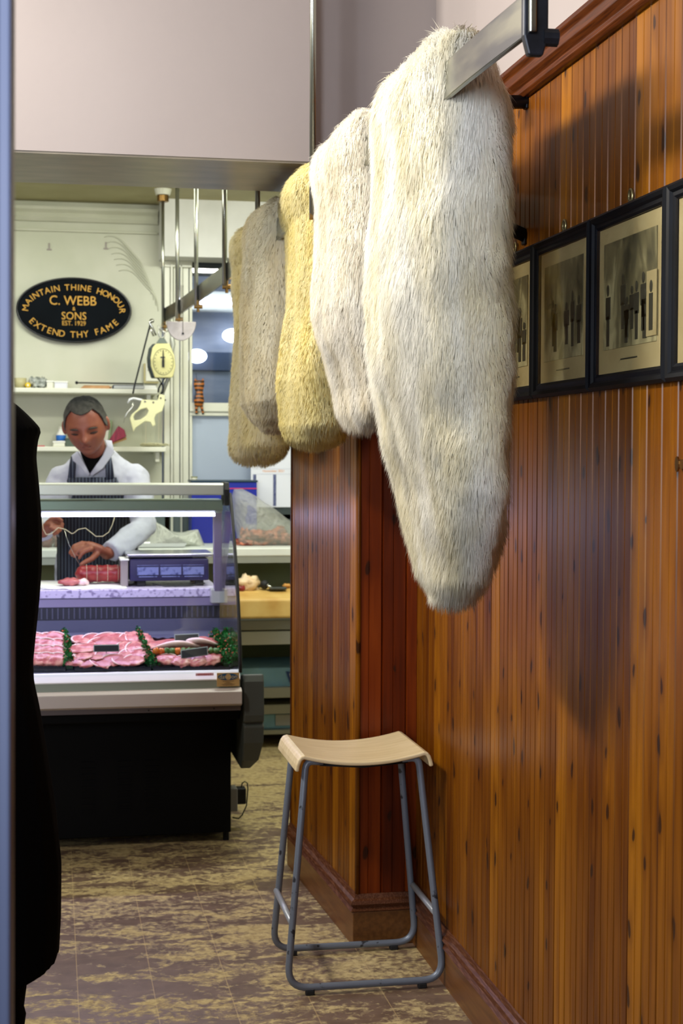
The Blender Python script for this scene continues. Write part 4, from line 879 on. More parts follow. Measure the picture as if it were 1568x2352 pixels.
# ------------------------------------------------------------------ back wall shelves and their things
def wshelf(py0, py1, x1p, lab):
    z1_, z0_ = oY(200, py0, 7.6).z, oY(200, py1, 7.6).z; x1_ = oY(x1p, py0, 7.6).x
    t = thing('wall_shelf', (-.4, 7.7, z0_), lab, 'shelf', 'cream shelves on the rear wall')
    obj('board', MB().box(-1.5, x1_, 7.6, 7.83, z0_, z1_), M_white, t, bevel=.004)
    obj('support', MB().box(x1_-.05, x1_-.03, 7.66, 7.83, z0_-.05, z0_), M_white, t)
    return z1_
zs1 = wshelf(892, 903, 362, 'upper cream wooden shelf on the rear wall'); zs2 = wshelf(1026, 1037, 382, 'lower cream wooden shelf behind the butcher')
def sbox(name, lab, cat, px0, px1, py0, zsh, m_, Y=7.64, dp=.1, lid=None):
    a_, b_ = oY(px0, py0, Y), oY(px1, py0, Y); t = thing(name, ((a_.x+b_.x)/2, Y+dp/2, zsh), lab, cat)
    obj('body', MB().box(a_.x, b_.x, Y, Y+dp, zsh, a_.z), m_, t, bevel=.003)
    if lid: obj('lid', MB().box(a_.x-.002, b_.x+.002, Y-.002, Y+dp+.002, a_.z, a_.z+.006), lid, t)
    return t
t = thing('yellow_roll', (-.1, 7.68, zs1), 'small yellow tape roll on the upper shelf', 'tape'); q = oY(64, 884, 7.64)
obj('roll', MB().tube([(q.x, 7.64, zs1+.014), (q.x, 7.69, zs1+.014)], .0135, 14), mat('yellow_tape', (226, 192, 30), .4), t, smooth=True); obj('core', MB().tube([(q.x, 7.638, zs1+.014), (q.x, 7.64, zs1+.014)], .005, 10), M_white, t)
t = thing('tan_pot', (-.16, 7.68, zs1), 'tan pot at the left end of the upper shelf', 'pot'); q = oY(46, 875, 7.66)
obj('pot', MB().tube([(q.x, 7.68, zs1), (q.x, 7.68, zs1+.05)], [.028, .032], 16), mat('tan_plastic', (176, 170, 128), .5), t, smooth=True)
t = thing('wrapped_bundle', (-.03, 7.68, zs1), 'grey cling wrapped bundle on the upper shelf', 'bundle')
for i, px in enumerate((80, 97)): q = oY(px, 880, 7.66); obj('bundle_lump', MB().sphere((q.x, 7.68, zs1+.026), (.024, .03, .026), 14, 10, .6, 10, i), mat('grey_wrap_%d' % i, (120, 126, 120), .3, rgb2=(190, 194, 188), vs=60), t, smooth=True)
sbox('small_box', 'small white box next to the wrapped bundle on the upper shelf', 'box', 107, 122, 877, zs1, M_white, lid=M_paper)
sbox('small_box', 'pale lilac white box on the upper shelf', 'box', 125, 155, 878, zs1, mat('lilac_white', (212, 212, 222), .5), lid=M_paper)
t = thing('sharpening_steel', (.3, 7.63, zs1), 'thin dark sharpening steel lying along the upper shelf', 'tool'); a, b = oY(176, 879, 7.63), oY(330, 879, 7.63)
obj('rod', MB().tube([(a.x, 7.63, a.z), (b.x, 7.66, a.z)], .0035, 8), M_iron, t, smooth=True); obj('knob', MB().sphere((a.x, 7.63, a.z), .008, 10, 8), M_iron, t, smooth=True)
M_kraft = mat('brown_paper', (206, 160, 112), .7, rgb2=(180, 130, 84), vs=20)
t = thing('paper_stack', (.2, 7.68, zs1), 'stack of brown paper on the upper shelf', 'paper'); a, b = oY(184, 884, 7.65), oY(256, 884, 7.65)
for k in range(4): obj('paper_sheet', MB().box(a.x+.006*k, b.x-.01*(k % 2), 7.65, 7.8, zs1+.0045*k, zs1+.0045*k+.004), M_kraft, t)
t = thing('dark_book', (.38, 7.68, zs1), 'dark blue book lying flat on the upper shelf', 'book'); a, b = oY(260, 886, 7.65), oY(330, 886, 7.65)
obj('cover', MB().box(a.x, b.x, 7.65, 7.8, zs1, zs1+.022), mat('dark_blue_cloth', (38, 42, 74), .6), t, bevel=.002); obj('pages', MB().box(a.x+.003, b.x+.001, 7.6495, 7.79, zs1+.004, zs1+.018), M_labelp, t)
t = thing('white_papers', (.48, 7.68, zs1), 'white papers at the right end of the upper shelf', 'paper'); a, b = oY(331, 886, 7.65), oY(361, 886, 7.65)
for k in range(3): obj('paper_sheet', MB().box(a.x, b.x-.004*k, 7.64, 7.8, zs1+.007*k, zs1+.007*k+.006), M_paper, t)
# thermostat box on wall
a, b = oY(330, 880, 7.8), oY(364, 835, 7.8); t = thing('wall_socket', (a.x, 7.8, a.z), 'cream electrical box on the wall behind the hanging scale', 'socket')
obj('backplate', MB().box(a.x, b.x, 7.80, 7.83, a.z, b.z), mat('tan_backplate', (178, 168, 120), .5), t, bevel=.003); obj('faceplate', MB().box(a.x+.01, b.x, 7.79, 7.80, a.z+.01, b.z), M_white, t, bevel=.002)
obj('screw', MB().tube([(a.x+.022, 7.786, b.z-.035), (a.x+.022, 7.79, b.z-.035)], .003, 8), M_iron, t)
# lower shelf
sbox('cream_box', 'cream box under the blue bottle on the lower shelf', 'box', 122, 149, 1016, zs2, M_white, lid=M_paper)
t = thing('blue_bottle', (.0, 7.72, zs2), 'white bottle with a blue label on the lower shelf', 'bottle'); q = oY(140, 1000, 7.74)
obj('bottle_body', MB().loft([[(q.x+r_*math.cos(a_), 7.76+r_*math.sin(a_), z_) for a_ in [i*math.pi/8 for i in range(16)]] for r_, z_ in ((.022, zs2), (.024, zs2+.01), (.024, zs2+.062), (.012, zs2+.08), (.011, zs2+.09))]), M_paper, t, smooth=True)
obj('bottle_label', MB().tube([(q.x, 7.76, zs2+.03), (q.x, 7.76, zs2+.058)], .0246, 16), mat('bright_blue_label', (30, 104, 190), .5), t, smooth=True)
obj('bottle_cap', MB().tube([(q.x, 7.76, zs2+.09), (q.x, 7.76, zs2+.10)], .012, 12), M_white, t)
sbox('dark_green_box', 'dark green box beside the blue bottle on the lower shelf', 'box', 150, 177, 1009, zs2, mat('dark_green_card', (70, 84, 70), .5), lid=mat('green_card_lid', (60, 72, 62), .5))
sbox('red_packet', 'flat red packet at the left of the lower shelf', 'packet', 84, 103, 1023, zs2, mat('red_card', (190, 40, 70), .5))
t = thing('green_folder', (.3, 7.74, zs2), 'pale green folder standing behind the butcher head', 'folder'); a, b = oY(222, 1024, 7.76), oY(252, 965, 7.76)
P_ = [[(a.x+(b.x-a.x)*j/8+.012*(i/8)**2, 7.78+.02*math.cos(j/8*2), zs2+(b.z-zs2)*i/8) for j in range(9)] for i in range(9)]
obj('folder_cover', MB().grid(P_), mat('pale_green_card', (168, 192, 150), .5), t, smooth=True, solid=.006); obj('folder_leaf', MB().grid([[(x-.01, y-.012, z-.006) for x, y, z in r_] for r_ in P_]), M_white, t, smooth=True, solid=.004)
M_broom = mat('maroon_bristle', (110, 24, 50), .6, rgb2=(150, 44, 70), vs=90, stretch=(1, 1, .2))
t = thing('maroon_brush', (.36, 7.7, zs2), 'maroon hand brush fanned out on the lower shelf', 'brush'); a, b, c = oY(246, 1017, 7.68), oY(272, 978, 7.68), oY(290, 1003, 7.68)
obj('bristles', MB().prism([(a.x, a.z), (b.x, b.z), ((b.x+c.x)/2+.01, (b.z+c.z)/2+.006), (c.x, c.z), (a.x+.012, a.z-.006)], lambda u, v, d: (u, d, v), 7.66, 7.70), M_broom, t, bevel=.003)
obj('brush_stock', MB().tube([(a.x+.01, 7.68, max(a.z-.008, zs2+.006)), (c.x, 7.68, c.z-.008)], .006, 8), M_kraft, t, smooth=True)
t = thing('straw_pile', (.48, 7.7, zs2), 'pile of pale twine at the right end of the lower shelf', 'twine'); q = oY(350, 1020, 7.7)
tw = MB(); rs = random.Random(4)
for i in range(14):
    c = Vector((q.x+rs.gauss(0, .02), 7.7+rs.gauss(0, .02), zs2+.006+.012*rs.random())); tw.tube([c+Vector((math.cos(a_)*(.03+.015*rs.random()), math.sin(a_)*.03, .003*math.sin(a_*3))) for a_ in [k*.5 for k in range(12)]], .002, 5)
obj('twine_coils', tw, mat('pale_twine', (196, 192, 156), .7), t, smooth=True)
t = thing('hanging_twine', (.45, 7.8, zs2), 'thin cords hanging from a nail below the upper shelf', 'twine')
for px, y0, y1 in ((334, 905, 1022), (364, 905, 1010), (372, 905, 1018)):
    obj('cord', MB().tube([oY(px, y0, 7.8), oY(px+1, (y0+y1)/2, 7.79), oY(px, y1, 7.8)], .0013, 5), M_string, t)
# oval sign
q = oY(170, 713, 7.815); t = thing('oval_sign', q, 'black oval sign with gold lettering on the rear wall', 'sign')
A_, B_ = .2855, .163; M_gold = mat('gold_leaf', (186, 140, 50), .4, .4); M_sign = mat('black_sign_enamel', (4, 8, 12), .7, spec=.08, rgb2=(8, 14, 20), vs=6)
def ell(s, n=64): return [(math.cos(a_)*A_*s, math.sin(a_)*B_*(1-(1-s)*A_/B_)) for a_ in [i*2*math.pi/n for i in range(n)]]
obj('board', MB().prism(ell(1), lambda a, b, d: (q.x+a, d, q.z+b), 7.80, 7.83), M_sign, t, bevel=.003)
obj('rim', MB().tube([(q.x+a, 7.80, q.z+b) for a, b in ell(.985)], .0055, 8, closed=True), M_blackgloss, t, smooth=True)
Ys = 7.798
def flatrot(a): return Matrix.Rotation(-a, 4, 'Y')
for body, size, dz, dx in (('C. WEBB', .066, .045, -.006), ('&', .026, .006, -.001), ('SONS', .054, -.031, -.001), ('EST. 1929', .032, -.067, -.001)):
    text('lettering', body, size, (q.x+dx, Ys, q.z+dz), flatrot(0), M_gold, t, .0008, sx=.92)
def arc_text(body, a0, a1, size, ra, rb, flip):
    n = len(body)
    # spread by glyph width
    wd_ = [(.5 if ch in 'I' else 1.15 if ch in 'MW' else .62 if ch == ' ' else .9) for ch in body]; tot = sum(wd_); acc = 0
    N_ = 400; an = [a0+(a1-a0)*i/N_ for i in range(N_+1)]; cum = [0]
    for i in range(N_): cum.append(cum[-1]+math.hypot(ra*(math.cos(an[i+1])-math.cos(an[i])), rb*(math.sin(an[i+1])-math.sin(an[i]))))
    for ch, w_ in zip(body, wd_):
        s = (acc+w_/2)/tot*cum[-1]; acc += w_; i = min(range(N_+1), key=lambda k: abs(cum[k]-s)); a_ = an[i]
        if ch == ' ': continue
        tx, tz = -ra*math.sin(a_), rb*math.cos(a_)
        if a1 < a0: tx, tz = -tx, -tz
        text('lettering', ch, size, (q.x+ra*math.cos(a_), Ys, q.z+rb*math.sin(a_)), flatrot(math.atan2(tz, tx)), M_gold, t, .0008)
arc_text('MAINTAIN THINE HONOUR', math.radians(187), math.radians(-7), .043, .238, .112, False)
arc_text('EXTEND THY FAME', math.radians(202), math.radians(337), .045, .235, .124, True)
# ------------------------------------------------------------------ hanging scale, saw, scoop, rods at the rail end
YR = 7.34
M_dialc = mat('cream_enamel', (212, 206, 146), .3); M_dkgreen = mat('dark_green_casing', (36, 48, 44), .4)
t = thing('spring_scale', (.53, YR, 1.85), 'cream dial hanging scale with black pointer on the rail end', 'scale')
pts = [(357, 790), (388, 790), (399, 818), (402, 842), (396, 866), (392, 868), (355, 868), (346, 842), (345, 822), (349, 800)]
pl_ = [oY(x, y, YR) for x, y in pts]
obj('dial_plate', MB().prism([(p_.x, p_.z) for p_ in pl_], lambda a, b, d: (a, d, b), YR-.03, YR-.005), M_dialc, t, bevel=.004)
cc = sum(pl_, Vector())/len(pl_)
obj('casing', MB().prism([(cc.x+(p_.x-cc.x)*1.0-.014, cc.z+(p_.z-cc.z)*1.01) for p_ in pl_], lambda a, b, d: (a, d, b), YR-.006, YR+.05), M_dkgreen, t, bevel=.006)
dc = oY(375, 831, YR-.032)
obj('dial_ring', MB().tube([dc+Vector((math.cos(a_)*.048, 0, math.sin(a_)*.062)) for a_ in [i*math.pi/24 for i in range(48)]], .0009, 4, closed=True), M_dkgreen, t)
tk = MB()
for i in range(20):
    a_ = i*math.pi/10; c = dc+Vector((math.cos(a_)*.041, 0, math.sin(a_)*.054)); tk.box(c.x-.0018, c.x+.0018, YR-.032, YR-.030, c.z-.0018, c.z+.0018)
tk.box(dc.x-.014, dc.x+.008, YR-.032, YR-.03, dc.z+.018, dc.z+.024)
obj('dial_marks', tk, M_dkgreen, t)
obj('pointer', MB().prism([(-.0015, .055), (.0015, .055), (.004, .02), (.006, .004), (.0055, -.026), (-.0055, -.026), (-.006, .004), (-.003, .02)], lambda a, b, d: (dc.x+a-.001, d, dc.z+b), YR-.036, YR-.033), M_black, t)
tp = oY(371, 790, YR); obj('neck', MB().prism([(-.028, 0), (.030, 0), (.012, .030), (-.010, .030)], lambda a, b, d: (tp.x+a, d, tp.z+b-.002), YR-.02, YR+.03), mat('grey_cast_metal', (104, 112, 104), .4, .5), t, bevel=.004)
rg = tp+Vector((0, .005, .048)); obj('top_ring', MB().tube([rg+Vector((math.cos(a_)*.014, 0, math.sin(a_)*.02)) for a_ in [i*math.pi/8 for i in range(16)]], .0035, 6, closed=True), M_steel, t, smooth=True)
bh = oY(371, 868, YR); obj('bottom_link', MB().tube([bh+Vector((-.02, 0, 0)), bh+Vector((0, 0, -.025)), bh+Vector((.016, 0, 0))], .0035, 6).tube([bh+Vector((0, 0, -.022)), bh+Vector((-.014, 0, -.05)), bh+Vector((-.016, 0, -.07))], .004, 6), M_iron, t, smooth=True)
hk = oY(370, 910, YR)
obj('bottom_hook', MB().tube([bh+Vector((0, 0, -.022)), bh+Vector((.008, 0, -.045)), hk+Vector((.008, 0, .02)), hk+Vector((-.016, 0, 0)), hk+Vector((-.010, 0, -.022)), hk+Vector((.006, 0, -.03)), hk+Vector((.022, 0, -.016))], .004, 7), M_iron, t, smooth=True)
# saw handle on the hook
M_hand = mat('cream_plastic_handle', (216, 214, 168), .4)
t = thing('meat_saw', (.45, YR-.02, 1.6), 'butchers saw with cream plastic handle hanging from the spring scale', 'saw')
def o2(pts, Y): return [(oY(x, y, Y).x, oY(x, y, Y).z) for x, y in pts]
outer = o2([(325, 918), (362, 920), (366, 905), (378, 908), (378, 926), (372, 945), (358, 952), (354, 962), (357, 976), (350, 980), (345, 970), (333, 968), (312, 982), (306, 992), (303, 980), (298, 962), (302, 952), (316, 940), (322, 930)], YR-.02)
inner = o2([(310, 950), (322, 941), (336, 937), (341, 944), (336, 954), (322, 964), (309, 966), (306, 958)], YR-.02)
bmh = bmesh.new()
def edge_loop(pts): 
    vs = [bmh.verts.new((a, 0, b)) for a, b in pts]; return [bmh.edges.new((vs[i], vs[(i+1) % len(vs)])) for i in range(len(vs))]
es = edge_loop(outer)+edge_loop(inner); bmesh.ops.triangle_fill(bmh, use_beauty=True, use_dissolve=False, edges=es)
mbh = MB(); mbh.v = [(v.co.x, YR-.02, v.co.z) for v in bmh.verts]; bmh.verts.index_update(); mbh.f = [tuple(v.index for v in f.verts) for f in bmh.faces]; bmh.free()
hd = obj('handle', mbh, M_hand, t, solid=.022); hd.modifiers['s'].use_even_offset = False
q_ = hd.modifiers.new('b', 'BEVEL'); q_.width = .003; q_.segments = 2; q_.limit_method = 'ANGLE'
for px, py in ((333, 922), (352, 924), (369, 914)): p = oY(px, py, YR-.034); obj('rivet', MB().tube([p, p+Vector((0, .006, 0))], .005, 10), M_steel, hd)
a = [oY(x, y, YR-.02) for x, y in ((325, 919), (306, 915), (298, 918), (294, 925))]
obj('saw_frame', MB().tube(a, [.007, .007, .007, .004], 8, rnd=True), mat('white_metal', (210, 212, 214), .3, .4), t, smooth=True)
a = [oY(x, y, YR-.02) for x, y in ((306, 922), (304, 935), (292, 948), (286, 960), (284, 971))]
obj('blade_end', MB().tube(a, [.004, .004, .0025, .002, .0015], 7), M_steel, t, smooth=True)
# scoop
t = thing('hanging_scoop', (.6, 7.0, 2.0), 'half round dull metal pan hanging on wires from the rail', 'pan')
Yp = 6.95; pc_ = oY(416, 739, Yp); r_ = .067
hp = [(math.cos(a_)*r_*1.0, math.sin(a_)*r_*1.28) for a_ in [math.pi+i*math.pi/16 for i in range(17)]]
obj('pan_face', MB().prism(hp, lambda a, b, d: (pc_.x+a, d, pc_.z+b), Yp-.006, Yp+.004), mat('dull_pinkish_metal', (168, 160, 160), .4, .5, rgb2=(138, 132, 130), vs=14), t, bevel=.002)
obj('pan_back', MB().loft([[(pc_.x+a*s, Yp+.002+dd, pc_.z+b*s) for a, b in hp] for s, dd in ((1, 0), (.97, .03), (.75, .055), (.3, .07))]), mat('dull_metal_back', (140, 134, 132), .45, .6), t, smooth=True)
obj('wire', MB().tube([oY(420, 655, Yp), oY(420, 700, Yp-.01), oY(420, 765, Yp-.01)], .0018, 5).tube([oY(410, 660, Yp), oY(402, 738, Yp)], .0015, 5).tube([oY(416, 655, Yp), oY(416, 738, Yp)], .0015, 5), M_steel, t)
obj('wire_end', MB().sphere(oY(420, 766, Yp-.012), .005, 8, 6), M_iron, t)
# s-hooks and links at the rail end, long rod
def hook(lab, pts, Y, r_=.0035, m_=M_steel, name='meat_hook'):
    q_ = [oY(x, y, Y) for x, y in pts]; t = thing(name, q_[0], lab, 'hook'); obj('hook_wire', MB().tube(q_, r_, 7), m_, t, smooth=True); return t
hook('steel hook draped over the rail end beside the long rod', [(346, 734), (343, 742), (350, 752), (358, 770), (352, 772), (345, 752)], YR, .005)
hook('twisted wire hook between the rail end and the round pan', [(362, 748), (372, 760), (385, 752), (377, 744), (366, 757), (374, 766), (386, 760)], YR, .003)
t = thing('long_hook_rod', oY(330, 800, YR+.02), 'long thin dark rod hanging diagonally from the rail end', 'rod')
obj('rod', MB().tube([oY(346, 740, YR+.02), oY(343, 752, YR+.02), oY(309, 885, YR+.02), oY(305, 905, YR+.02)], .004, 8), M_iron, t, smooth=True)
obj('rod_tip', MB().sphere(oY(349, 737, YR+.02), .011, 10, 8), M_steel, t, smooth=True)
t = thing('hanging_cloth_strip', oY(385, 800, 7.36), 'narrow pale strip hanging behind the dial scale', 'strip')
obj('strip', MB().loft([[oY(x-w, y, 7.352+d_) for w, d_ in ((5, 0), (-5, 0), (-5, .006), (5, .006))] for x, y, w in ((388, 735, 0), (398, 790, 0), (388, 840, 0), (386, 870, 0), (372, 905, 0))]), M_galv, t, smooth=True)
# wooden cat
M_cat = mat('striped_wooden_cat', (196, 122, 50), .4)
nt = M_cat.node_tree; tc = nt.nodes.new('ShaderNodeTexCoord'); wv = nt.nodes.new('ShaderNodeTexWave'); wv.bands_direction = 'Z'; wv.inputs['Scale'].default_value = 15; wv.inputs['Distortion'].default_value = 2.0; wv.inputs['Detail Scale'].default_value = 2
nt.links.new(tc.outputs['Object'], wv.inputs[0]); nt.links.new(ramp(nt, wv.outputs[1], [(.42, (46, 26, 12)), (.6, (170, 98, 34))]), nt.nodes['Principled BSDF'].inputs['Base Color'])
Yk = 7.76
t = thing('wooden_cat', oY(458, 952, Yk), 'striped orange wooden cat hanging on a string by the window', 'ornament')
ct = MB(); rings = []
for px, py, w_ in ((456, 934, 8), (457, 922, 10.5), (456, 910, 10), (457, 901, 8), (457, 895, 8.5), (457, 885, 11), (457, 878, 10.5), (457, 874, 8)):
    c = oY(px, py, Yk); k_ = w_*.0025; rings.append([c+Vector((math.cos(a_)*k_, math.sin(a_)*k_*.6, 0)) for a_ in [i*math.pi/8 for i in range(16)]])
ct.loft(rings)
for sx in (-1, 1):
    c = oY(457+8*sx, 875, Yk); ct.loft([[c+Vector((a_*.009, b_*.006, -.004)) for a_, b_ in ((-1, -1), (1, -1), (1, 1), (-1, 1))], [c+Vector((.002*sx, 0, .014))+Vector((a_*.001, b_*.001, 0)) for a_, b_ in ((-1, -1), (1, -1), (1, 1), (-1, 1))]])
bd = obj('cat_body', ct, M_cat, t, smooth=True)
for sx, px in ((-1, 451), (1, 466)):
    lg = obj('cat_leg', MB().tube([oY(457+4*sx, 928, Yk), oY(457+6.5*sx, 938, Yk), oY(px, 949, Yk)], [.010, .007, .006], 10, rnd=True), M_cat, t, smooth=True)
    obj('paw', MB().sphere(oY(px, 950, Yk), (.007, .008, .006), 10, 8), M_dkgreen, lg, smooth=True)
obj('cat_arm', MB().tube([oY(449, 900, Yk-.01), oY(447, 915, Yk-.01)], [.005, .005], 8, rnd=True), M_navy, t, smooth=True)
obj('string', MB().tube([oY(450, 857, Yk), oY(452, 876, Yk)], .0012, 5), M_black, t)
# plug and cable by the counter base
t = thing('plug_adapter', oY(552, 1845, 5.75), 'black plug adapter with a thin cable at the counter base corner', 'plug')
a, b = oY(540, 1846, 5.75), oY(564, 1808, 5.75)
obj('adapter', MB().box(a.x, b.x, 5.73, 5.78, a.z, b.z), M_black, t, bevel=.006, seg=3)
obj('socket', MB().box(.645, a.x+.006, 5.72, 5.79, oY(540, 1860, 5.75).z, oY(540, 1808, 5.75).z), mat('grey_socket', (150, 150, 148), .5), t, bevel=.003)
obj('cable', MB().tube([oY(x, y, 5.75) for x, y in ((554, 1808), (556, 1799), (562, 1795), (568, 1799), (569, 1812), (566, 1850), (556, 1872), (548, 1880), (534, 1878))], .0025, 7), mat('dark_green_cable', (30, 44, 40), .5), t, smooth=True)

# ------------------------------------------------------------------ people
def remesh(o, vox=.006, smooth=3, fac=.6):
    r = o.modifiers.new('r', 'REMESH'); r.mode = 'VOXEL'; r.voxel_size = vox; r.use_smooth_shade = True
    s = o.modifiers.new('sm', 'SMOOTH'); s.iterations = smooth; s.factor = fac
def ering(c, rx_, ry_, n=24, tilt=0):
    return [(c[0]+math.cos(a_)*rx_, c[1]+math.sin(a_)*ry_, c[2]+math.sin(a_)*tilt) for a_ in [i*2*math.pi/n for i in range(n)]]
def G(x, s): return math.exp(-(x/s)**2)
def head_pt(u, v, off=0):   # unit direction -> head surface point; face looks along -Y, origin at head centre, total height about 0.235
    st_, ct_ = math.sin(v), math.cos(v); x, y, z = st_*math.sin(u), -st_*math.cos(u), ct_
    X = .081*math.copysign(abs(x)**(.86 if z > 0 else .86+.14*min(1, -z*1.5)), x); Yy = y*.094; Z = z*(.116-.008*z**4 if z > 0 else .118); X *= 1+.07*(1-y*y)*(1-z*z)*0
    if z < 0:   # narrowing jaw
        k = -z; X *= 1-.17*k**1.8; Yy = Yy*(1-.22*k) - .012*k*(1 if y < 0 else 2.0)
        if y < 0: Yy -= .010*G(z+.85, .25)*(1-abs(x))
    else: X *= 1-.04*z
    if y < 0:
        f = -y
        Yy -= .038*G(x, .19)*G(z+.24, .14)*f            # nose
        Yy -= .012*G(x, .13)*G(z+.02, .15)*f            # bridge
        Yy += .017*(G(x-.40, .2)+G(x+.40, .2))*G(z-.02, .13)*f   # sockets
        Yy -= .007*(G(x-.38, .26)+G(x+.38, .26))*G(z-.17, .09)*f  # brows
        Yy -= .005*(G(x-.38, .12)+G(x+.38, .12))*G(z+.0, .06)*f   # lids
        Yy -= .006*G(x, .26)*G(z+.46, .05)*f-.005*G(x, .3)*G(z+.53, .025)*f; Yy -= .006*G(x, .26)*G(z+.60, .05)*f
        Yy += .005*G(x, .3)*G(z+.70, .05)*f; Yy -= .008*G(x, .24)*G(z+.84, .1)*f
        Yy -= .004*(G(x-.55, .2)+G(x+.55, .2))*G(z+.2, .18)*f
    p = Vector((X, Yy, Z)); 
    if off: p += Vector((x, y, z)).normalized()*off
    return p
def head_mesh(mb, c, R_, nu=72, nv=56, sc_=1.0):
    vs = []; fs = []
    for i in range(nv+1):
        for j in range(nu): vs.append(c+R_ @ (head_pt(2*math.pi*j/nu, math.pi*(i+.001)/nv*.999)*sc_))
    for i in range(nv):
        for j in range(nu):
            k = (j+1) % nu; fs.append((i*nu+j, (i+1)*nu+j, (i+1)*nu+k, i*nu+k))
    fs.append(tuple(range(nu))); fs.append(tuple(nv*nu+j for j in range(nu))[::-1])
    mb.add(vs, fs)
    for sx in (-1, 1):   # ears
        e = MB(); e.sphere((0, 0, 0), (.010, .019, .031), 14, 10)
        mb.add([c+R_ @ ((Matrix.Rotation(sx*.35, 3, 'Z') @ Vector(p_)+Vector((sx*.085, .006, -.006)))*sc_) for p_ in e.v], e.f)
def hair_mesh(c, R_, line, thick=.008, nu=144, nv=120, seed=0, sc_=1.0):
    mb = MB(); idx = {}
    for i in range(nv+1):
        for j in range(nu):
            u, v = 2*math.pi*j/nu, math.pi*i/nv
            th_ = thick*(1+.5*noise.noise(Vector((u*4, v*4, seed))))
            mb.v.append(tuple(c+R_ @ (head_pt(u, v, th_)*sc_)))
    def ok(i, j):
        u, v = 2*math.pi*j/nu, math.pi*i/nv; a_ = abs(math.atan2(math.sin(u), math.cos(u))); return v < line(a_)
    for i in range(nv):
        for j in range(nu):
            k = (j+1) % nu
            if ok(i+1, j) and ok(i+1, k): mb.f.append((i*nu+j, (i+1)*nu+j, (i+1)*nu+k, i*nu+k))
    # drop loose verts
    used = sorted({i for f in mb.f for i in f}); mp2 = {a_: b_ for b_, a_ in enumerate(used)}; mb.v = [mb.v[i] for i in used]; mb.f = [tuple(mp2[i] for i in f) for f in mb.f]
    return mb
M_skin = mat('tanned_skin', (146, 86, 62), .5, rgb2=(130, 68, 52), vs=10, sss=.08); M_lip = mat('lip', (104, 50, 42), .5); M_brow = mat('grey_brow', (58, 50, 44), .8); M_lid = mat('shadowed_lash', (48, 26, 20), .7)
def hair_mat():
    M = mat('short_grey_hair', (52, 52, 52), .9, spec=.1); nt = M.node_tree; b = nt.nodes['Principled BSDF']; tc = nt.nodes.new('ShaderNodeTexCoord'); sp = nt.nodes.new('ShaderNodeSeparateXYZ')
    nt.links.new(tc.outputs['Object'], sp.inputs[0]); n1 = noisen(nt, tc.outputs['Object'], 60, 3)
    g = mth(nt, 'ADD', mth(nt, 'MULTIPLY', sp.outputs[2], 5.5), mth(nt, 'MULTIPLY', n1, .35))
    nt.links.new(ramp(nt, g, [(.3, (98, 96, 90)), (.95, (24, 25, 25))]), b.inputs['Base Color']); return M
# --- the butcher
HP = oY(197, 975, 6.40); HP.z += .0
RH_ = Matrix.Rotation(math.radians(-9), 3, 'Z') @ Matrix.Rotation(math.radians(-6), 3, 'Y') @ Matrix.Rotation(math.radians(24), 3, 'X')
bx = .195; t = thing('person', (bx, 6.85, 0), 'butcher in white coat and striped apron bending over the meat', 'person')
nb = Vector((bx-.01, 6.60, 1.40))
Ls, Rs = Vector((.352, 6.62, 1.325)), Vector((.045, 6.62, 1.325))
Le, Lw = oY(331, 1212, 6.52), oY(246, 1272, 6.36); Re, Rw = oY(98, 1196, 6.55), oY(98, 1222, 6.40)
mb = MB(); head_mesh(mb, HP, RH_, sc_=1.04)
mb.tube([nb-Vector((0, 0, .04)), nb+Vector((-.003, -.02, .03)), HP+RH_ @ Vector((0, .03, -.06))], [.052, .054, .055], 20, rnd=True)
mb.loft([ering((bx, 6.85, .90), .16, .11), ering((bx, 6.84, 1.02), .15, .11), ering((bx-.003, 6.74, 1.18), .165, .115), ering((bx-.005, 6.67, 1.30), .15, .09), ering((bx-.008, 6.62, 1.38), .10, .06), ering((bx-.01, 6.59, 1.43), .05, .05)])
for S_, E_, W_ in ((Ls, Le, Lw), (Rs, Re, Rw)): mb.tube([S_, (S_+E_)/2, E_, (E_+W_)/2, W_], [.052, .045, .038, .036, .026], 14, rnd=True)
for sx in (-1, 1): mb.tube([(bx+sx*.085, 6.86, .92), (bx+sx*.09, 6.84, .5), (bx+sx*.095, 6.87, .08), (bx+sx*.095, 6.80, .05)], [.085, .06, .04, .035], 14, rnd=True)
# left hand, arched over the joint with finger and thumb pinching the twine
def PH(px, py, Y=6.33): return oY(px, py, Y)
mb.tube([Lw, PH(226, 1262), PH(207, 1254, 6.32)], [.026, .029, .026], 12, rnd=True, flat=.75)
for k, pts in enumerate(([(207, 1250), (188, 1247), (170, 1254), (161, 1270)], [(207, 1253), (186, 1252), (172, 1261), (165, 1275)], [(207, 1257), (190, 1259), (178, 1267), (171, 1278)], [(209, 1261), (196, 1266), (187, 1273), (182, 1282)])):
    dy = (0, -.012, -.024, -.036)[3-k]*-1
    mb.tube([PH(x, y, 6.335-.014*k) for x, y in pts], [.0105, .0095, .0085, .0075], 10, rnd=True)
mb.tube([PH(222, 1272, 6.31), PH(210, 1284, 6.295), PH(197, 1290, 6.29), PH(187, 1296, 6.285)], [.015, .012, .0105, .009], 10, rnd=True)
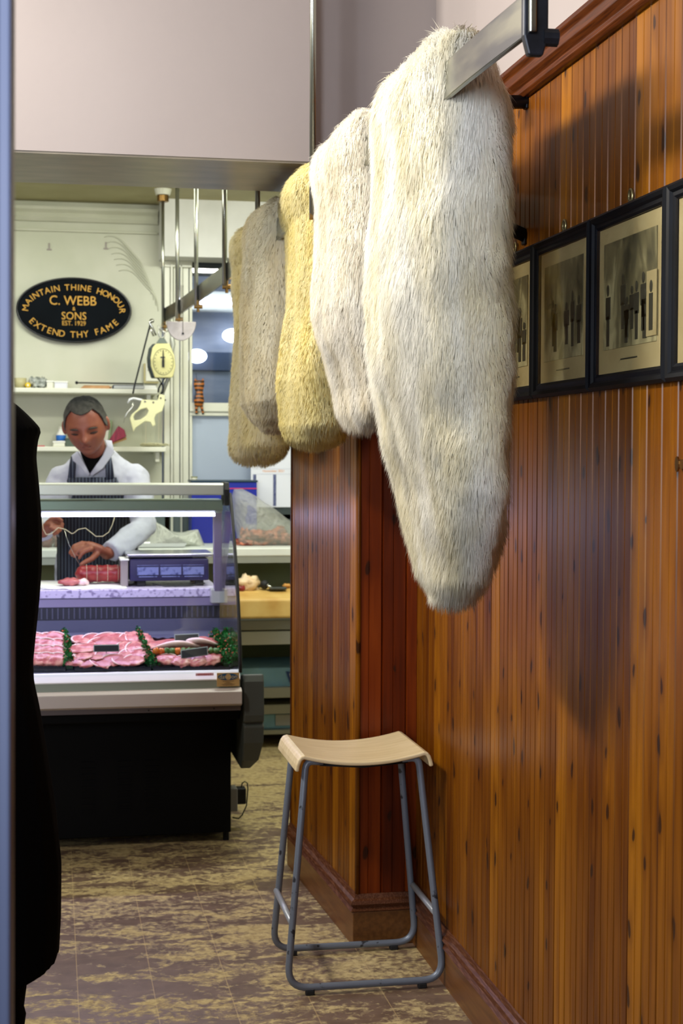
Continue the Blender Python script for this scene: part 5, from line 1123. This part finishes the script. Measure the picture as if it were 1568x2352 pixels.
# right hand holding the twine end
mb.tube([Rw, PH(108, 1213, 6.37), PH(118, 1206, 6.35)], [.026, .028, .026], 12, rnd=True, flat=.8)
for k, pts in enumerate(([(120, 1200), (134, 1196), (144, 1204), (140, 1214)], [(120, 1204), (136, 1203), (143, 1211), (136, 1219)], [(119, 1209), (133, 1211), (138, 1219), (130, 1223)], [(117, 1214), (128, 1218), (131, 1225), (124, 1227)])):
    mb.tube([PH(x, y, 6.35-.012*k) for x, y in pts], [.0105, .0095, .0085, .0075], 10, rnd=True)
mb.tube([PH(110, 1202, 6.36), PH(120, 1193, 6.34), PH(132, 1190, 6.33), PH(141, 1196, 6.325)], [.014, .012, .0105, .009], 10, rnd=True)
body = obj('body', mb, M_skin, t, smooth=True); remesh(body, .0042, 2, .5)
line = lambda a_: math.radians(float(np.interp(a_, [0, .3, .7, 1.0, 1.2, 1.38, 1.5, 1.75, 2.0, 3.2], [54, 50, 46, 62, 86, 96, 78, 80, 112, 120])))
obj('hair', hair_mesh(HP, RH_, line, .0045, sc_=1.04), hair_mat(), t, smooth=True, solid=.005)
def facept(x, z, o=.002):
    v = math.acos(z); s_ = math.sin(v); u = math.asin(max(-1, min(1, x/s_))); return HP+RH_ @ (head_pt(u, v, o)*1.04)
for sx in (-1, 1):
    obj('eyebrow', MB().tube([facept(sx*(.2+.08*i), .14+.02*math.sin(i)) for i in range(6)], [.002, .0035, .004, .004, .003, .002], 8), M_brow, t, smooth=True)
    obj('lash_and_socket_shade', MB().tube([facept(sx*(.24+.07*i), -.035-.014*math.sin(i*.6)) for i in range(6)], [.0018, .0034, .0042, .0042, .003, .0016], 6), M_lid, t, smooth=True)  # thickened dark lash line, also stands in for shade in the sockets
obj('mouth', MB().tube([facept(-.22+.055*i, -.53-.012*math.cos(i*.8)*0-.015*abs(i-4)/4, .0015) for i in range(9)], [.0014]+[.003]*7+[.0014], 6), M_lip, t, smooth=True)
# t-shirt, coat, apron, trousers, shoes
M_coat = mat('white_cotton_coat', (180, 182, 196), .8, bump=.9, bs=9); M_tee = mat('black_t_shirt', (3, 3, 4), .9, spec=.1)
tee = MB(); tee.loft([ering((bx-.003, 6.745, 1.15), .15, .10), ering((bx-.005, 6.665, 1.30), .145, .095), ering((bx-.008, 6.615, 1.385), .10, .07), ering((bx-.01, 6.585, 1.432), .066, .068, tilt=.02)])
obj('t_shirt', tee, M_tee, t, smooth=True)
ctm = MB(); ctm.loft([ering((bx, 6.85, .62), .20, .15, 32), ering((bx, 6.85, .90), .185, .135, 32), ering((bx, 6.83, 1.04), .178, .135, 32), ering((bx-.003, 6.74, 1.18), .188, .138, 32), ering((bx-.005, 6.665, 1.30), .19, .130, 32), ering((bx-.006, 6.64, 1.35), .178, .11, 32), ering((bx-.008, 6.62, 1.392), .145, .088, 32), ering((bx-.01, 6.61, 1.43), .095, .07, 32), ering((bx-.01, 6.60, 1.455), .065, .055, 32)])
for S_, E_, W_, cu in ((Ls, Le, Lw, oY(252, 1268, 6.37)), (Rs, Re, Rw, Rw)):
    ctm.tube([S_, S_*.6+E_*.4, E_, E_*.45+cu*.55, cu], [.066, .064, .056, .052, .047], 18, rnd=False)
    ctm.sphere(S_, .066, 16, 12)
co = obj('coat', ctm, M_coat, t, smooth=True); remesh(co, .007, 12, .6)
tx = bpy.data.textures.new('cloth_folds', 'CLOUDS'); tx.noise_scale = .07; tx.noise_depth = 2
dq = co.modifiers.new('d', 'DISPLACE'); dq.texture = tx; dq.strength = .022; dq.mid_level = .5
def front_y(x, z):   # front of the chest
    zz_ = [.62, .90, 1.04, 1.18, 1.30, 1.375, 1.415]; cy_ = [6.85, 6.85, 6.83, 6.74, 6.665, 6.62, 6.61]; ry_ = [.15, .135, .135, .138, .13, .095, .065]; rx_ = [.2, .185, .178, .188, .19, .145, .075]
    cy = np.interp(z, zz_, cy_); ry = np.interp(z, zz_, ry_); rr_ = np.interp(z, zz_, rx_); q2 = max(0, 1-((x-bx)/rr_)**2); return cy-ry*math.sqrt(q2)
def patch(pts, off, n=6):   # polygon strip between two polylines of pixels lying on the chest
    A2, B2 = pts; rows = []
    for k in range(n+1):
        rr_ = []
        for (ax, ay), (bx2, by2) in zip(A2, B2):
            px, py = ax+(bx2-ax)*k/n, ay+(by2-ay)*k/n; p_ = oY(px, py, 6.52)
            p_ = oY(px, py, 6.528+((p_.x-bx+.01)/.19)**2*.075+max(0, 1.33-p_.z)*.1-off)
            rr_.append(p_)
        rows.append(rr_)
    return MB().grid(rows)
obj('t_shirt_neck', patch((([(184, 1036), (189, 1052), (197, 1068), (206, 1087)]), ([(243, 1022), (235, 1045), (222, 1064), (206.5, 1087)])), .020), M_tee, t, smooth=True, solid=.006, label='black t-shirt showing in the open collar')
obj('collar', patch(([(240, 1010), (245, 1024), (236, 1046), (222, 1066), (207, 1090)], [(256, 1012), (262, 1040), (250, 1056), (236, 1076), (212, 1092)]), .030), M_coat, t, smooth=True, solid=.008, label='turned-down collar on the right')
obj('collar', patch(([(178, 1036), (184, 1046), (192, 1062), (199, 1076), (206, 1090)], [(165, 1046), (168, 1058), (180, 1068), (190, 1080), (202, 1092)]), .028), M_coat, t, smooth=True, solid=.008, label='turned-down collar on the left')
M_apron = mat('navy_striped_apron', (18, 24, 48), .7)
nt = M_apron.node_tree; geo = nt.nodes.new('ShaderNodeNewGeometry'); sp = nt.nodes.new('ShaderNodeSeparateXYZ'); nt.links.new(geo.outputs['Position'], sp.inputs[0])
fr_ = mth(nt, 'FRACT', mth(nt, 'MULTIPLY', sp.outputs[0], 70.0)); ln_ = mth(nt, 'GREATER_THAN', fr_, .78)
nt.links.new(mixc(nt, mth(nt, 'MULTIPLY', ln_, .5), s2l((16, 22, 44))+(1,), s2l((120, 134, 152))+(1,)), nt.nodes['Principled BSDF'].inputs['Base Color'])
P_ = []
for i in range(26):
    z = 1.335-(1.335-.60)*i/25; r_ = []
    hw = .100+.075*min(1, max(0, (1.33-z)/.16)); 
    for j in range(21):
        x = bx-.028+hw*(-1+2*j/20)*1.0+(.0 if z > 1.2 else .028*min(1, (1.2-z)/.1)); x = min(max(x, bx-.187), bx+.180)
        r_.append((x, front_y(x, z)-.012-.003*math.sin(j*1.7+i*.3)*(z < 1.1), z))
    P_.append(r_)
obj('apron', MB().grid(P_), M_apron, t, smooth=True, solid=.004)
obj('apron_strap', patch(([(163, 1048), (159, 1070), (156, 1098)], [(175, 1048), (174, 1070), (171, 1098)]), .014), M_apron, t, smooth=True, solid=.004)
obj('apron_strap', patch(([(239, 1050), (242, 1070), (243, 1098)], [(255, 1048), (259, 1070), (262, 1098)]), .016), M_apron, t, smooth=True, solid=.004)
M_trs = mat('dark_trousers', (24, 26, 34), .8); tr = MB(); tr.loft([ering((bx, 6.85, .82), .17, .12), ering((bx, 6.85, .98), .165, .12)])
for sx in (-1, 1): tr.tube([(bx+sx*.085, 6.86, .92), (bx+sx*.09, 6.85, .5), (bx+sx*.095, 6.87, .07)], [.09, .075, .06], 16)
tro = obj('trousers', tr, M_trs, t, smooth=True); remesh(tro, .012)
for sx in (-1, 1): obj('shoe', MB().loft([ering((bx+sx*.095, 6.80, z), a_, b_) for z, a_, b_ in ((0, .045, .13), (.03, .046, .13), (.055, .04, .11), (.09, .036, .06))]), M_black, t, smooth=True)
# twine held between the hands
tw_ = thing('twine', oY(200, 1210, 6.3), 'pale butchers twine looping from the hands to the canopy', 'twine')
obj('twine_strand', MB().tube([oY(x, y, 6.28) for x, y in ((97, 1192), (99, 1215), (106, 1228), (118, 1226), (134, 1212), (150, 1216), (165, 1226), (170, 1224), (180, 1216), (196, 1213), (208, 1222), (220, 1232), (236, 1232), (250, 1222), (258, 1205), (263, 1188))], .0016, 6), M_string, tw_, smooth=True)
obj('needle', MB().tube([oY(146, 1212, 6.28), oY(158, 1250, 6.28), oY(181, 1294, 6.27)], .0012, 6), M_steel, tw_, smooth=True, label='thin needle leading down to the beef joint')

# --- customer in a black coat, seen past the door jamb
M_bc = mat('black_wool_coat', (2, 2, 3), 1.0, spec=.05); M_skin2 = mat('pale_skin', (190, 140, 116), .5)
cx, cy = -.24, 2.62; t = thing('person', (cx, cy, 0), 'customer in a long black coat, mostly hidden behind the door jamb', 'person')
R3 = Matrix.Rotation(math.radians(90), 3, 'Z'); hp_ = Vector((cx+.05, cy, 1.60))
mb = MB(); head_mesh(mb, hp_, R3); mb.tube([(cx, cy, 1.40), (cx+.01, cy, 1.48), hp_+Vector((-.02, 0, -.06))], [.06, .055, .055], 18, rnd=True)
mb.loft([ering((cx, cy, .85), .10, .15), ering((cx, cy, 1.1), .10, .13), ering((cx, cy, 1.3), .11, .16), ering((cx, cy, 1.42), .07, .10)])
for sy in (-1, 1):
    mb.tube([(cx, cy+sy*.18, 1.38), (cx-.02, cy+sy*.21, 1.12), (cx+.09, cy+sy*.2, .95)], [.05, .042, .03], 12, rnd=True)
    hb = Vector((cx+.12, cy+sy*.2, .93)); mb.tube([(cx+.09, cy+sy*.2, .95), hb], [.028, .032], 10, rnd=True, flat=.7)
    for k in range(4): mb.tube([hb+Vector((.0, -.02+.013*k, 0)), hb+Vector((.025, -.02+.013*k, -.02)), hb+Vector((.028, -.02+.013*k, -.045))], [.009, .008, .007], 8, rnd=True)
    mb.tube([hb+Vector((-.02, -.03, 0)), hb+Vector((.0, -.042, -.02)), hb+Vector((.015, -.04, -.035))], [.011, .010, .008], 8, rnd=True)
    mb.tube([(cx, cy+sy*.09, .88), (cx+.01, cy+sy*.09, .48), (cx, cy+sy*.09, .08)], [.08, .055, .04], 14, rnd=True)
body2 = obj('body', mb, M_skin2, t, smooth=True); remesh(body2, .006, 1)
line2 = lambda a_: (math.radians(48) if a_ < .6 else math.radians(70) if a_ < 1.2 else math.radians(120))
obj('hair', hair_mesh(hp_, R3, line2, .012, seed=3), mat('dark_brown_hair', (30, 22, 18), .7), t, smooth=True, solid=.006)
def Xe(px, py): return oY(px, py, cy).x, oY(px, py, cy).z
rows = [(62, 2198), (136, 2190), (141, 2100), (142, 1980), (128, 1850), (108, 1720), (92, 1625), (78, 1560), (77, 1520), (84, 1450), (92, 1370), (97, 1300), (97, 1200), (91, 1120), (84, 1050), (88, 1010), (97, 988), (80, 968), (60, 948), (42, 932), (20, 915)]
cm = MB(); rg = []
for px, py in rows:
    xe, z = Xe(px, py); hw = xe-cx; rg.append([(cx+math.cos(a_)*hw, cy+math.sin(a_)*min(hw*1.15, .27), z) for a_ in [i*2*math.pi/28 for i in range(28)]])
cm.loft(rg)
for sy in (-1, 1): cm.tube([(cx-.02, cy+sy*.16, 1.36), (cx-.03, cy+sy*.23, 1.12), (cx+.06, cy+sy*.23, .95)], [.075, .065, .055], 16, rnd=True)
co2 = obj('coat', cm, M_bc, t, smooth=True); remesh(co2, .008, 1)
tr = MB()
for sy in (-1, 1): tr.tube([(cx+.02, cy+sy*.09, .8), (cx+.08, cy+sy*.09, .5), (cx+.05, cy+sy*.09, .06)], [.10, .115, .085], 16)
obj('trousers', tr, mat('black_trousers', (2, 2, 3), 1.0, spec=.05), t, smooth=True)
for sy in (-1, 1): obj('shoe', MB().loft([ering((cx+.09, cy+sy*.09, z), b_, a_) for z, a_, b_ in ((0, .045, .13), (.03, .046, .13), (.06, .04, .11), (.1, .05, .06))]), M_black, t, smooth=True)
